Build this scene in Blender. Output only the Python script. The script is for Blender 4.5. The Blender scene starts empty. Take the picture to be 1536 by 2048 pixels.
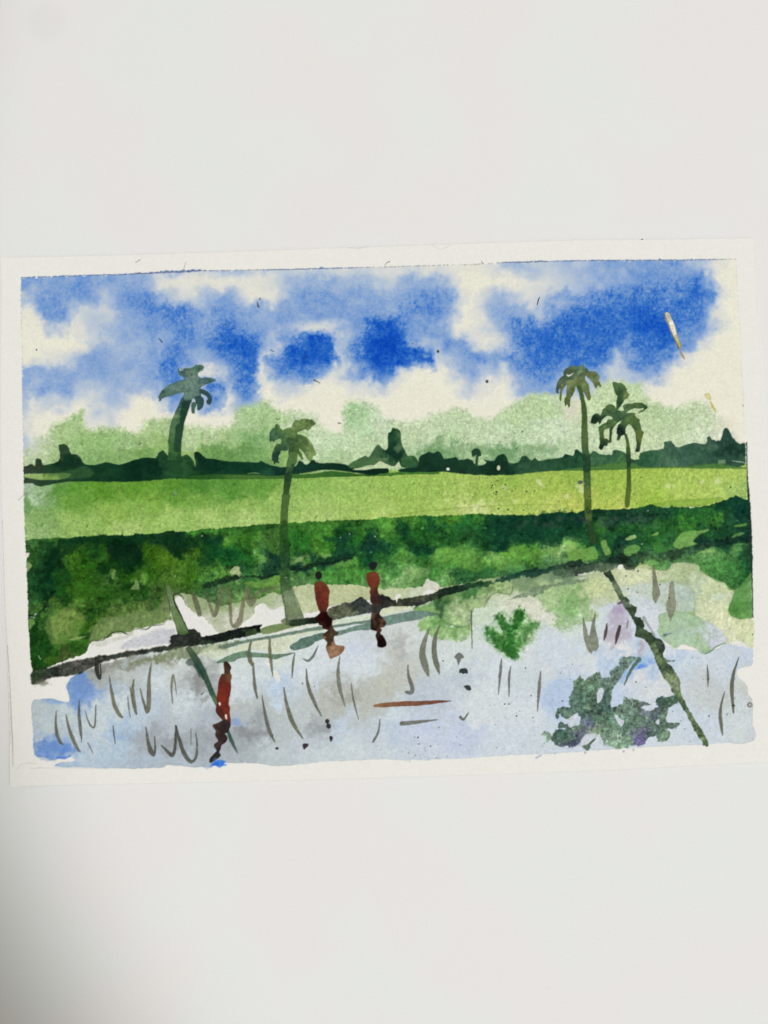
import math
import numpy as np

# =====================================================================
#  1.  PAINT ENGINE  -  lays watercolour washes and brush strokes, one by
#      one, on a sheet measured in 1/7 mm; gives pigment colour, paint
#      relief and which brush mark covers which bit of the sheet.
# =====================================================================
X0, Y0, GW, GH = -16, 462, 1600, 1126
PX = (X0 + np.arange(GW)).astype(np.float32)[None, :]
PY = (Y0 + np.arange(GH)).astype(np.float32)[:, None]
f4 = np.float32


def vnoise(cell, seed, cy=None):
    cy = cy or cell
    r = np.random.default_rng(seed)
    g = r.standard_normal((int(GH / cy) + 4, int(GW / cell) + 4)).astype(f4)
    ys = np.arange(GH) / cy
    xs = np.arange(GW) / cell
    yi = ys.astype(int); xi = xs.astype(int)
    fy = (ys - yi).astype(f4); fx = (xs - xi).astype(f4)
    fy = fy * fy * (3 - 2 * fy); fx = fx * fx * (3 - 2 * fx)
    rows = g[yi] * (1 - fy)[:, None] + g[yi + 1] * fy[:, None]
    out = rows[:, xi] * (1 - fx)[None, :] + rows[:, xi + 1] * fx[None, :]
    return out / out.std()


n2, n3, n5, n8, n16 = vnoise(1.7, 1), vnoise(3, 2), vnoise(5, 3), vnoise(8, 4), vnoise(16, 5)
n30, n60, n120 = vnoise(30, 6), vnoise(60, 7), vnoise(120, 8)
fib_h, fib_v = vnoise(9, 9, 2.2), vnoise(2.2, 10, 9)
GRAIN = 0.55 * n2 + 0.65 * n3 + 0.35 * n5 + 0.16 * fib_h + 0.16 * fib_v
GRAIN /= GRAIN.std()
WX = 0.55 * vnoise(7, 21) + 0.8 * vnoise(14, 22) + 0.9 * vnoise(30, 23)
WY = 0.55 * vnoise(7, 24) + 0.8 * vnoise(14, 25) + 0.9 * vnoise(30, 26)
FINEX, FINEY = vnoise(4, 27), vnoise(4, 28)

PAPER = (231, 230, 224)
CREAM = (230, 228, 212)
C = np.empty((GH, GW, 3), f4)
C[:] = PAPER
LAB = np.zeros((GH, GW), np.int16)
REL = np.zeros((GH, GW), f4)       # paint relief, in units of 0.01 mm
GLO = np.zeros((GH, GW), f4)       # how glossy the dried paint is

PARTS = [('paper_sheet', None, 'heavy white watercolour paper with a bare margin all round')]


def part(name, parent=None, label=None):
    PARTS.append((name, parent, label))
    return len(PARTS) - 1


def sm(a, b, x):
    t = np.clip((x - a) / (b - a), 0, 1)
    return t * t * (3 - 2 * t)


def box(pts, pad):
    p = np.asarray(pts, float)
    x1 = max(0, int(p[:, 0].min() - pad - X0)); x2 = min(GW, int(p[:, 0].max() + pad - X0) + 2)
    y1 = max(0, int(p[:, 1].min() - pad - Y0)); y2 = min(GH, int(p[:, 1].max() + pad - Y0) + 2)
    return slice(y1, y2), slice(x1, x2)


def coords(sl, wob, fine):
    sy, sx = sl
    x = PX[:, sx] + wob * WX[sl] + fine * FINEX[sl]
    y = PY[sy] + wob * WY[sl] + fine * FINEY[sl]
    return x.astype(f4), y.astype(f4)


def smooth(pts, k=4, closed=True):
    p = np.asarray(pts, float)
    n = len(p)
    out = []
    for i in range(n if closed else n - 1):
        a, b = p[i], p[(i + 1) % n]
        if closed:
            z, c = p[i - 1], p[(i + 2) % n]
        else:
            z, c = p[max(i - 1, 0)], p[min(i + 2, n - 1)]
        for j in range(k):
            t = j / k
            out.append(0.5 * (2 * a + (b - z) * t + (2 * z - 5 * a + 4 * b - c) * t * t + (3 * a - z - 3 * b + c) * t ** 3))
    if not closed:
        out.append(p[-1])
    return np.array(out)


def sdf_poly(pts, pad=12, wob=0.8, fine=0.4, sp=3):
    p = smooth(pts, sp) if sp > 1 else np.asarray(pts, float)
    sl = box(p, pad)
    x, y = coords(sl, wob * 0.6, fine * 0.4)
    d = np.full(x.shape, 1e9, f4)
    ins = np.zeros(x.shape, bool)
    n = len(p)
    for i in range(n):
        ax, ay = p[i]; bx, by = p[(i + 1) % n]
        ex, ey = bx - ax, by - ay
        L = ex * ex + ey * ey
        if L < 1e-9:
            continue
        wx = x - f4(ax); wy = y - f4(ay)
        t = np.clip((wx * f4(ex) + wy * f4(ey)) * f4(1 / L), 0, 1)
        dx = wx - t * f4(ex); dy = wy - t * f4(ey)
        np.minimum(d, dx * dx + dy * dy, out=d)
        if ay != by:
            c = (y > min(ay, by)) & (y <= max(ay, by))
            ins ^= c & (x < f4(ax) + (y - f4(ay)) * f4(ex / ey))
    d = np.sqrt(d)
    d[ins] *= -1
    return sl, d


def sdf_stroke(pts, pad=8, wob=0.4, fine=0.4, sp=4):
    p = smooth(pts, sp, False) if len(pts) > 2 else np.asarray(pts, float)
    p[:, 2] = np.maximum(p[:, 2], 0.25)
    sl = box(p, pad + p[:, 2].max())
    x, y = coords(sl, wob * 0.6, fine * 0.4)
    d = np.full(x.shape, 1e9, f4)
    for (ax, ay, ar), (bx, by, br) in zip(p[:-1], p[1:]):
        ex, ey = bx - ax, by - ay
        L = ex * ex + ey * ey + 1e-9
        t = np.clip(((x - ax) * ex + (y - ay) * ey) / L, 0, 1)
        q = np.sqrt((x - ax - t * ex) ** 2 + (y - ay - t * ey) ** 2) - (ar + (br - ar) * t)
        np.minimum(d, q.astype(f4), out=d)
    return sl, d


def field(ctrl, sl, power=4.0, warp=6.0):
    """colour at every point from a handful of colour notes (x, y, (r,g,b))"""
    c = np.array([[a[0], a[1]] for a in ctrl], f4)
    v = np.array([a[2] for a in ctrl], f4)
    sy, sx = sl
    step = 4
    x1, x2, y1, y2 = sx.start - 40, sx.stop + 40, sy.start - 40, sy.stop + 40
    gx = np.arange(x1, x2 + step, step) + X0
    gy = np.arange(y1, y2 + step, step) + Y0
    W = np.zeros((len(gy), len(gx)), f4); A = np.zeros((len(gy), len(gx), 3), f4)
    for (cx, cy), col in zip(c, v):
        w = ((gx[None, :] - cx) ** 2 + (1.25 * (gy[:, None] - cy)) ** 2 + 60.0) ** (-power / 2)
        W += w; A += w[..., None] * col
    A /= W[..., None]
    x, y = coords(sl, warp, warp * 0.25)
    u = np.clip((x - gx[0]) / step, 0, len(gx) - 1.001); w_ = np.clip((y - gy[0]) / step, 0, len(gy) - 1.001)
    ui = u.astype(int); vi = w_.astype(int)
    fu = (u - ui)[..., None]; fv = (w_ - vi)[..., None]
    return (A[vi, ui] * (1 - fu) * (1 - fv) + A[vi, ui + 1] * fu * (1 - fv) + A[vi + 1, ui] * (1 - fu) * fv + A[vi + 1, ui + 1] * fu * fv)


def lay(shape, col, a=1.0, soft=0.8, edge=0.0, ew=2.0, gran=0.05, var=0.0, mode='mix', pid=None, rel=0.0, gloss=0.0,
        rag=0.0, ragn=None, power=4.0, warp=6.0, pth=0.5, dry=0.0):
    """one wash: col is a colour, or colour notes; a opacity; soft edge width; edge = pigment ring; gran = granulation"""
    sl, d = shape
    gran *= 0.6
    var *= 0.65
    edge *= 0.6
    if rag:
        nn = (0.5 * n3[sl] + 0.6 * n5[sl] + 0.7 * n8[sl] + 0.6 * n16[sl]) if ragn is None else ragn[sl]
        d = d + rag * nn
    m = 1 - sm(-soft, soft, d)
    if not isinstance(col[0], (int, float)):
        col = field(col, sl, power, warp)
    else:
        col = np.array(col, f4)[None, None, :]
    k = np.ones(d.shape, f4)
    if gran:
        k = k + gran * GRAIN[sl]
    if var:
        k = k + var * (0.6 * n8[sl] + 0.7 * n16[sl] + 0.4 * n5[sl])
    if edge:
        k = k - edge * np.exp(-(d / ew) ** 2) * (d < ew)
    al = m * a
    if dry:
        al = al * sm(-dry, dry, GRAIN[sl] + 0.6 * n5[sl] + 0.9)
    al = np.clip(al, 0, 1)[..., None]
    if mode == 'mix':
        tgt = np.clip(col * k[..., None], 3, 250)
        C[sl] = C[sl] * (1 - al) + tgt * al
    else:
        T = np.clip(col / 225.0 * k[..., None], 0.01, 1.08)
        C[sl] = C[sl] * (1 - al + al * T)
    if pid is not None:
        LAB[sl][m > pth] = pid
    if rel:
        REL[sl] += rel * m * (0.6 + 0.8 * np.exp(-((d + 1.5) / 2.0) ** 2))
    if gloss:
        GLO[sl] = np.maximum(GLO[sl], gloss * m)


def ell(x, y, rx, ry, n=14, rot=0.0):
    t = np.linspace(0, 2 * np.pi, n, endpoint=False)
    c, s = math.cos(rot), math.sin(rot)
    return [(x + rx * math.cos(q) * c - ry * math.sin(q) * s, y + rx * math.cos(q) * s + ry * math.sin(q) * c) for q in t]


def puff(x, y, rx, ry, col, a=0.5, pid=None, mode='mix', wob=3.0, gran=0.06, rag=0.25):
    """a wet-in-wet bloom: fades out from its middle"""
    sl = box([(x - 1.6 * rx, y - 1.6 * ry), (x + 1.6 * rx, y + 1.6 * ry)], 4)
    X, Y = coords(sl, wob, wob * 0.4)
    q = np.sqrt(((X - x) / rx) ** 2 + ((Y - y) / ry) ** 2) + rag * (0.35 * n5[sl] + 0.4 * n8[sl] + 0.25 * n3[sl])
    m = 1 - sm(0.25, 1.25, q)
    al = np.clip(m * a * (1 + 1.5 * gran * GRAIN[sl]), 0, 1)[..., None]
    cc = np.array(col, f4)
    if mode == 'mix':
        C[sl] = C[sl] * (1 - al) + cc * al
    else:
        C[sl] = C[sl] * (1 - al + al * cc / 225.0)
    if pid is not None:
        LAB[sl][m > 0.5] = pid


def Q(ox, oy, s, txt):
    return [tuple((ox, oy)[i] + float(v) / s for i, v in enumerate(t.split(','))) for t in txt.split()]


def S(ox, oy, s, txt):
    o = []
    for t in txt.split():
        a, b, r = (float(v) for v in t.split(','))
        o.append((ox + a / s, oy + b / s, r / s))
    return o


K = 3.84


def tune(notes, mul=(1, 1, 1), add=(0, 0, 0), sat=1.0):
    out = []
    for x, y, c in notes:
        l = 0.3 * c[0] + 0.59 * c[1] + 0.11 * c[2]
        out.append((x, y, tuple(min(238.0, max(4.0, (l + (v - l) * sat) * k + o)) for v, k, o in zip(c, mul, add))))
    return out


# ---------------------------------------------------------------- outline of the painted rectangle
EDGE_L = [(44, 557), (43, 600), (46, 700), (45, 760), (48, 900), (49, 1000), (52, 1080), (55, 1150), (58, 1250), (63, 1330), (64, 1366)]
EDGE_T = [(44, 557), (130, 553), (270, 549), (400, 543), (560, 540), (760, 535), (960, 529), (1010, 526), (1160, 522), (1330, 521), (1472, 519)]
EDGE_R = [(1472, 519), (1475, 580), (1480, 650), (1484, 740), (1490, 880), (1494, 960), (1498, 1020), (1503, 1130), (1505, 1230), (1506, 1297)]


def yx(e, y): return np.interp(y, [p[1] for p in e], [p[0] for p in e])
def xy(e, x): return np.interp(x, [p[0] for p in e], [p[1] for p in e])


# ================================================================ SKY
SKYR = [
 (525, "40:4 400:3 560:2 800:1 960:.5 1020:3 1100:2 1160:3 1230:4 1300:5 1350:5 1400:3 1430:.8 1480:0"),
 (560, "40:4.3 160:4.5 200:4.5 240:4 280:4 300:2.5 312:1 340:.5 380:.5 500:.5 540:1 580:2.5 620:3.5 660:4 700:3 740:3 780:2.5 800:3.5 840:4 880:3.5 900:2 920:.4 960:.3 1040:.5 1080:1 1120:2 1160:2.5 1200:3.5 1240:4 1280:5 1320:5.5 1360:6 1400:6 1420:4 1440:.5 1480:0"),
 (590, "40:2.5 60:3 80:4.8 120:5 160:4.8 190:4 215:3 235:4.2 260:5.2 300:5.5 320:4.5 340:2.5 360:1.5 380:2 400:2.5 440:4 480:3 505:.5 545:.5 560:1.5 580:3.5 620:4.5 660:5 700:4.5 740:4.5 780:4 840:5 880:5.5 900:4.5 915:1.5 940:.3 970:2 1000:3.5 1030:2 1050:1 1080:2 1100:3.5 1140:5 1180:5.5 1220:7 1260:6.5 1300:7.5 1340:6.5 1380:7.5 1400:7 1420:5 1440:1 1480:0"),
 (620, "40:.6 65:.5 80:2.5 100:5 120:5.2 140:3.5 160:1.5 180:2 220:2 240:3.6 260:4 285:5 300:5.6 340:6 370:5.8 390:5.2 405:4.5 440:5 470:4.5 500:4 540:3.5 580:4.5 660:4.5 780:4.5 820:5.8 860:5.8 900:4.5 912:2 930:.3 960:1 990:4 1020:4.5 1050:4 1080:2.5 1120:6 1160:7.5 1200:8 1240:7.5 1280:8 1320:8 1360:8 1390:6 1410:4 1430:1.5 1450:.2 1480:0"),
 (650, "40:.2 80:.5 95:2 120:2 140:.5 160:1 200:3.2 240:3.5 280:3.8 300:4.8 330:5.2 360:5.9 380:5.6 400:4.6 425:5 445:6.6 480:5.5 520:4.5 560:4 590:2.8 610:1.6 640:1.2 668:1.6 685:3.2 705:4.2 725:4.5 740:6.5 760:8.5 790:8 805:6.5 820:4.5 860:5 880:4.5 905:2.5 920:.3 960:1 990:2.5 1010:4 1040:6.8 1080:7 1120:7.5 1160:8.2 1200:8 1250:8 1290:9 1330:9 1345:7.5 1370:6.5 1400:5 1420:3 1440:.8 1480:0"),
 (680, "40:.2 130:.2 160:.5 200:3 240:3.2 280:3.6 320:3.8 340:4.6 360:6.4 380:5.6 400:4.8 420:5.8 440:7.2 480:8.2 510:7.5 525:5 540:3.2 556:2.4 572:4.8 595:7.2 620:8.4 645:8.2 664:7.2 676:2.4 690:3.6 706:5.6 740:8.8 780:9.4 800:8 815:4.5 850:3.5 880:3 900:5.5 920:4.5 940:1.5 970:.5 1000:1.5 1020:3.5 1050:7 1100:8.2 1150:8.2 1200:8 1240:7 1255:6 1290:8.5 1330:9 1350:7 1370:5 1390:4 1405:1.5 1440:.1 1480:0"),
 (710, "40:.3 80:.5 120:1 150:3 190:4 240:3.4 280:3.8 320:4.2 345:6.4 360:6 380:4 400:3.5 420:4 450:5.8 480:7.5 515:7.4 524:4 535:1.8 548:5.6 580:7.6 620:8.6 650:8 666:6 677:2.0 690:3.6 706:6 740:8.7 780:8.7 810:8 830:7.8 858:7.4 870:2 890:2.5 910:4 950:5 980:4.5 1000:4.5 1040:6.5 1080:7.7 1120:7.7 1160:7.5 1200:7 1230:4 1240:2.5 1260:5 1300:7.2 1330:6 1350:3 1370:1 1400:.2 1480:0"),
 (740, "40:2 60:4 80:4.5 120:4 160:4 200:3.8 240:3.5 280:3.8 310:4.6 335:6.6 360:5 380:1.5 420:1 440:2.5 460:4.5 480:6.8 512:6.8 520:3 530:.8 545:3.5 570:5.6 600:6.3 630:6.2 650:4.4 663:1 680:1.6 700:4 730:6.2 760:7.2 780:6 792:3 805:1 830:.3 880:.2 900:2 920:4 950:4 970:3 1000:2.5 1012:1.5 1040:5 1080:6 1110:5.5 1140:4 1160:4.5 1200:4.5 1225:1.5 1260:2.5 1290:4 1320:3 1340:1 1360:.2 1480:0"),
 (770, "45:3 60:4 80:4.5 120:4.5 150:2.8 200:3 240:3.5 280:3.5 310:3.5 330:5 350:6.5 380:5 400:2 418:6.8 440:6.3 455:3 475:5.8 500:5.8 515:4 521:1 540:.2 560:2 590:2 610:.8 640:.2 680:.2 700:1 730:1.5 760:2 800:.3 840:.1 900:.3 925:2 940:2.5 960:1 1000:.3 1020:1 1040:4 1080:4.5 1120:3.5 1160:3 1200:2 1230:.8 1280:1.5 1300:.5 1340:0 1480:0"),
 (800, "45:2.5 52:2 65:.7 80:2 120:2 150:.8 170:1 200:2.5 230:3 258:1.5 275:.2 310:.2 325:1.5 350:4 365:3.5 390:1.5 415:4.5 440:3.5 450:.5 468:3 500:3.8 515:2.5 525:.2 560:0 1030:.2 1060:1.5 1100:2.3 1140:1 1160:.3 1200:0 1480:0"),
 (830, "45:2 60:1 80:.3 110:.3 160:.2 190:1.5 220:2 240:1 250:.2 280:0 470:.3 490:.8 515:.2 560:0 1480:0"),
 (862, "45:2 60:.6 75:0 195:.2 215:.5 230:0 1480:0"),
 (910, "45:2 60:1 75:.1 90:0 1480:0"),
]


def paint_sky():
    pid = part('painted_sky', None, 'cream paper sky with loose blue clouds bleeding into it')
    y1, y2 = 519 - Y0, 945 - Y0
    sl = (slice(y1 - 6, y2), slice(30 - X0, 1500 - X0))
    ys = [r[0] + 6 for r in SKYR]
    xs = np.arange(X0, X0 + GW)
    rows = []
    for _, t in SKYR:
        kx, kv = zip(*[(float(q.split(':')[0]), float(q.split(':')[1])) for q in t.split()])
        rows.append(np.interp(xs, kx, kv))
    rows = np.array(rows, f4)
    X, Y = coords(sl, 3.4, 0.9)
    X = X + 0.5 * n2[sl]; Y = Y + 0.9 * n3[sl]
    u = np.clip(X - X0, 0, GW - 1).astype(int)
    fi = np.interp(Y.ravel(), ys, np.arange(len(ys))).reshape(Y.shape)
    i0 = np.clip(fi.astype(int), 0, len(ys) - 2); f = (fi - i0).astype(f4)
    f = f * f * (3 - 2 * f)
    D = rows[i0, u] * (1 - f) + rows[i0 + 1, u] * f
    g = GRAIN[sl]
    D = np.where((X > 1000) & (D > 5.2), 5.2 + (D - 5.2) * 0.70, D)
    D = np.where(D < 0.5, D * 0.4, D)
    D = D + np.clip(D - 1.2, 0, 2.2) * 0.07 * (0.8 * n3[sl] + 0.6 * n2[sl] + 0.3 * n5[sl] + 0.4 * fib_h[sl] + 0.4 * fib_v[sl]) + np.clip(D - 4, 0, 2) * (0.05 * n8[sl] + 0.07 * n3[sl] + 0.08 * n2[sl] + 0.07 * n5[sl])
    D = D + np.minimum(D, 3) * 0.035 * (g + 0.6 * n5[sl] + 0.4 * n8[sl]) + np.minimum(D, 3) * 0.07 * (n16[sl] + n30[sl])
    D = np.clip(D, 0, 9.6)
    kx = [0, 1, 2, 3, 4.2, 5.5, 7, 8.2, 9.5]
    R = np.interp(D, kx, [231, 215, 191, 165, 136, 102, 52, 28, 12])
    G = np.interp(D, kx, [229, 217, 202, 185, 166, 144, 110, 90, 68])
    B = np.interp(D, kx, [212, 214, 214, 214, 211, 206, 197, 190, 180])
    col = np.stack([R, G, B], -1) * (1 + 0.004 * g + 0.003 * n3[sl])[..., None]
    x = PX[:, sl[1]] + 0 * PY[sl[0]]
    y = PY[sl[0]] + 0 * x
    tip = 0.9 * n3[sl] + 0.8 * n5[sl]
    m = (sm(-0.8, 0.8, y - xy(EDGE_T, xs)[None, sl[1]] + 1.0 * tip) * sm(-0.8, 0.8, x - yx(EDGE_L, np.arange(Y0, Y0 + GH))[sl[0], None] + tip)
         * sm(-0.8, 0.8, yx(EDGE_R, np.arange(Y0, Y0 + GH))[sl[0], None] - x + tip))
    C[sl] = C[sl] * (1 - m[..., None]) + col * m[..., None]
    LAB[sl][m > 0.5] = pid
    # the pigment that crept under the masking tape: a beaded dark line along the top and left edge
    xs2 = np.arange(44, 1474, 1.0)
    dens = np.interp(xs2, [44, 120, 130, 200, 262, 268, 395, 400, 470, 540, 560, 700, 720, 1000, 1010, 1040, 1110, 1170, 1300, 1420, 1474],
                     [.5, .6, .7, .7, .8, 1, .9, .7, .35, .5, .9, .7, .3, .25, .7, .9, .6, .7, .75, .5, .3])
    big = np.interp(xs2, [44, 230, 262, 275, 300, 345, 398, 405, 640, 643, 650, 1000, 1018, 1090, 1110, 1474], [.8, 1, 1.6, 3.4, 2.4, 4.2, 3.4, 1.5, 1, 3.2, 1, .8, 1.6, 2.0, .9, .8])
    r = np.random.default_rng(5)
    x = 44.0
    while x < 1472:
        i = min(int(x - 44), len(xs2) - 1)
        s = big[i] * r.uniform(.35, 1.0)
        if r.random() < dens[i] + 0.1:
            yy = xy(EDGE_T, x) - s * r.uniform(0.2, 0.8)
            c = (92, 112, 160) if r.random() < .6 else (60, 84, 150)
            if dens[i] < .45:
                c = (160, 158, 140)
            lay(sdf_poly(ell(x, yy, max(1.1, s * 1.25), max(.8, s * .8), 8), 4, .2, .4, 1), c, a=.75, soft=.9, edge=.25, ew=.8, pid=pid)
        x += max(1.3, s * 1.5)
    lay(sdf_stroke([(x, xy(EDGE_T, x) + .2, .7) for x in range(44, 900, 30)], 4, .1, .6, 1), (100, 120, 165), a=.16, soft=1.3)
    lay(sdf_stroke([(x, xy(EDGE_T, x) + .2, .7) for x in range(1000, 1472, 30)], 4, .1, .6, 1), (96, 112, 152), a=.25, soft=1.3)
    y = 560.0
    while y < 925:
        if r.random() < .75:
            lay(sdf_poly(ell(yx(EDGE_L, y) - r.uniform(.2, 1.4), y, r.uniform(.7, 1.6), r.uniform(1, 2.6), 8), 4, .2, .4, 1), (112, 126, 160) if not 640 < y < 740 else (168, 168, 150), a=.7, soft=.9, pid=pid)
        y += r.uniform(3, 9)
    lay(sdf_stroke([(yx(EDGE_L, y) - .2, y, .8) for y in range(558, 930, 25)], 4, .1, .9, 1), (120, 130, 150), a=.6, soft=.9, dry=.8)
    lay(sdf_stroke([(yx(EDGE_R, y), y, .6) for y in range(522, 880, 25)], 4, .1, .9, 1), (180, 172, 145), a=.6, soft=.9, dry=.8)
    return pid


# ================================================================ FAR HILLS, TREE LINE, FIELD
def paint_far():
    hill = part('painted_hills', None, 'pale green wash of hazy far trees with a ragged bleeding top')
    p = [(50, 905), (62, 892), (75, 876), (95, 872), (105, 850), (125, 842), (145, 832), (162, 828), (170, 842), (178, 858), (195, 860), (225, 855), (243, 856), (257, 863), (275, 868),
         (285, 855), (290, 845), (315, 838), (340, 836), (372, 852), (400, 851), (430, 855), (460, 852), (466, 835), (470, 815), (482, 812), (510, 806), (535, 804), (550, 812), (565, 820),
         (600, 825), (630, 832), (640, 850), (652, 859), (680, 866), (686, 850), (685, 822), (695, 806), (715, 802), (735, 804), (747, 810), (757, 816), (766, 832), (782, 843), (820, 842),
         (850, 838), (870, 825), (900, 820), (935, 822), (950, 832), (975, 838), (1000, 826), (1020, 812), (1040, 797), (1065, 788), (1090, 787), (1120, 790), (1150, 800), (1180, 785),
         (1200, 768), (1215, 760), (1235, 758), (1260, 762), (1280, 766), (1288, 788), (1302, 802), (1320, 809), (1350, 816), (1370, 806), (1400, 803), (1425, 815), (1446, 838),
         (1462, 856), (1476, 880), (1490, 890), (1490, 950), (50, 955)]
    notes = [(90, 900, (190, 205, 170)), (140, 850, (168, 196, 138)), (165, 840, (160, 192, 130)), (150, 885, (140, 178, 108)), (200, 880, (128, 172, 98)), (120, 905, (150, 180, 118)), (165, 912, (118, 160, 88)),
             (200, 915, (105, 152, 75)), (240, 885, (150, 185, 125)), (290, 905, (85, 135, 52)), (250, 912, (110, 155, 80)), (310, 860, (172, 198, 145)), (300, 885, (150, 182, 115)), (330, 890, (125, 165, 85)),
             (380, 870, (185, 206, 158)), (400, 880, (178, 202, 150)), (375, 905, (125, 160, 80)), (420, 895, (75, 130, 50)), (450, 905, (62, 118, 42)), (420, 860, (188, 208, 165)), (450, 870, (160, 190, 132)),
             (480, 830, (172, 200, 152)), (500, 850, (140, 180, 118)), (515, 870, (92, 148, 82)), (500, 900, (70, 128, 52)), (530, 820, (165, 196, 142)), (540, 850, (160, 192, 136)), (530, 905, (88, 142, 68)),
             (560, 890, (150, 186, 110)), (560, 915, (120, 165, 80)), (600, 850, (196, 212, 172)), (640, 880, (195, 212, 172)), (640, 905, (185, 206, 160)), (660, 915, (165, 192, 138)), (690, 880, (190, 208, 166)),
             (700, 830, (158, 192, 138)), (720, 850, (170, 200, 150)), (720, 890, (185, 206, 158)), (740, 820, (188, 208, 168)), (770, 850, (196, 212, 176)), (820, 870, (188, 206, 160)), (850, 860, (192, 209, 168)),
             (900, 850, (188, 207, 162)), (900, 890, (175, 198, 150)), (880, 910, (110, 150, 95)), (950, 860, (190, 208, 165)), (960, 900, (165, 190, 138)), (1000, 870, (192, 210, 170)), (1040, 830, (182, 204, 152)),
             (1080, 820, (180, 203, 150)), (1080, 870, (192, 210, 170)), (1000, 908, (120, 158, 105)), (1080, 908, (165, 190, 142)), (1120, 860, (196, 212, 176)), (1200, 800, (190, 208, 160)),
             (1250, 790, (188, 208, 158)), (1250, 860, (194, 211, 168)), (1290, 870, (192, 208, 162)), (1300, 830, (178, 200, 148)), (1340, 840, (182, 202, 154)), (1380, 830, (186, 204, 158)),
             (1400, 860, (198, 212, 176)), (1440, 870, (212, 215, 190)), (1470, 890, (218, 216, 196))]
    notes = [(x, y, (c[0] + 1, c[1] + 2, c[2] + 8) if x > 570 else tuple(.68 * v + .32 * w for v, w in zip(c, (172, 196, 148)))) for x, y, c in notes]
    lay(sdf_poly(p, 20, 2.2, 1.6), notes, a=.97, soft=9.0, rag=1.1, ragn=0.8 * n3 + 0.8 * n5 + 0.4 * n2 + 0.5 * n16, gran=.085, var=.01, pid=hill, power=3.4, warp=7)
    puff(1145, 820, 26, 24, (222, 214, 198), .75)
    puff(1105, 800, 12, 14, (212, 214, 195), .4)
    puff(1450, 850, 28, 22, (222, 217, 198), .5)
    puff(70, 890, 18, 40, (205, 210, 205), .6)
    for x, y, rx, ry in [(162, 833, 9, 8), (145, 838, 12, 5)]:
        puff(x, y, rx, ry, (130, 175, 105), .4)
    for x in range(875, 1120, 13):
        puff(x, 908 - 8 * abs(math.sin(x * .7)), 10, 16, (110, 150, 102), .4, rag=.35, wob=2)

    # ---- field
    fld = part('painted_field', None, 'bright yellow green paddy field, darker along its far left side')
    p = [(48, 950), (140, 950), (300, 948), (500, 946), (760, 940), (1000, 938), (1250, 930), (1493, 920), (1497, 1003), (1440, 1006), (1400, 1014), (1310, 1014), (1200, 1022), (1060, 1032), (960, 1032),
         (850, 1036), (760, 1040), (650, 1046), (560, 1051), (480, 1056), (390, 1063), (300, 1069), (200, 1074), (100, 1080), (50, 1084)]
    notes = [(58, 972, (170, 190, 160)), (70, 990, (170, 195, 150)), (90, 975, (150, 180, 125)), (60, 1010, (110, 150, 85)), (80, 1040, (130, 165, 90)), (60, 1070, (150, 180, 110)), (110, 985, (88, 138, 50)),
             (150, 975, (92, 143, 45)), (150, 1005, (108, 155, 58)), (150, 1050, (150, 182, 92)), (200, 980, (92, 142, 40)), (220, 1020, (140, 175, 75)), (250, 1055, (165, 192, 105)), (280, 975, (95, 145, 42)),
             (300, 1000, (120, 162, 60)), (340, 1040, (158, 190, 96)), (350, 975, (90, 140, 42)), (400, 970, (80, 132, 45)), (400, 1000, (118, 160, 65)), (420, 1040, (165, 194, 105)), (470, 975, (85, 138, 48)),
             (480, 1010, (140, 176, 82)), (530, 970, (100, 150, 55)), (560, 1000, (150, 184, 90)), (500, 1045, (168, 195, 108)), (620, 970, (138, 178, 80)), (640, 1010, (160, 190, 98)), (640, 1035, (170, 196, 108)),
             (700, 975, (150, 186, 88)), (740, 1010, (158, 188, 90)), (800, 970, (150, 184, 82)), (820, 1010, (155, 186, 84)), (760, 1030, (176, 200, 105)), (880, 975, (155, 186, 84)), (900, 1015, (170, 196, 96)),
             (950, 1015, (196, 208, 130)), (960, 980, (158, 186, 84)), (1020, 960, (150, 182, 75)), (1040, 1000, (168, 190, 86)), (1100, 970, (160, 186, 78)), (1100, 1010, (180, 196, 95)), (1150, 960, (148, 180, 72)),
             (1150, 1000, (180, 192, 88)), (1220, 960, (152, 182, 72)), (1220, 1000, (172, 192, 82)), (1240, 1012, (190, 202, 95)), (1300, 955, (160, 188, 78)), (1300, 1000, (150, 182, 66)), (1360, 960, (168, 194, 88)),
             (1360, 990, (172, 196, 90)), (1420, 950, (165, 190, 84)), (1440, 985, (172, 196, 92)), (1480, 950, (172, 196, 92)), (1480, 990, (160, 190, 98))]
    notes = tune(notes, (.99, .985, 1.0), (0, 2, 8), 1.0)
    lay(sdf_poly(p, 12, .6, .5), notes, soft=1.0, gran=.085, var=.01, pid=fld, power=3.2, warp=5)
    # faint lines where a second wash stopped
    lay(sdf_stroke([(780, 1031, .9), (860, 1021, .8), (960, 1013, .8), (1050, 1010, .7), (1120, 1008, .5)], 5, .5, .5), (118, 150, 52), a=.55, soft=.9)
    lay(sdf_poly(Q(1136, 740, K, "620,1040 700,1020 830,1000 1000,985 1150,985 1210,1000 1100,1020 980,1050 800,1060 690,1060")), (120, 160, 60), a=.55, soft=.8, edge=.25, ew=1.2)
    lay(sdf_stroke([(1128, 998, .5), (1139, 1018, .7)], 4, .2, .2), (120, 140, 60), a=.6)
    lay(sdf_stroke([(1155, 984, .6), (1163, 1000, .6), (1170, 1018, .5)], 4, .2, .2), (110, 140, 60), a=.7)
    for x, y, r in [(895, 983, 5), (903, 1001, 4), (1033, 1004, 6), (1083, 968, 6), (1402, 966, 6), (1440, 968, 7), (1343, 973, 5), (948, 1008, 8), (925, 965, 4), (1015, 978, 5), (1165, 975, 7), (1135, 995, 6)]:
        puff(x, y, r * 1.2, r * 1.2, (214, 222, 172), .7)

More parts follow.
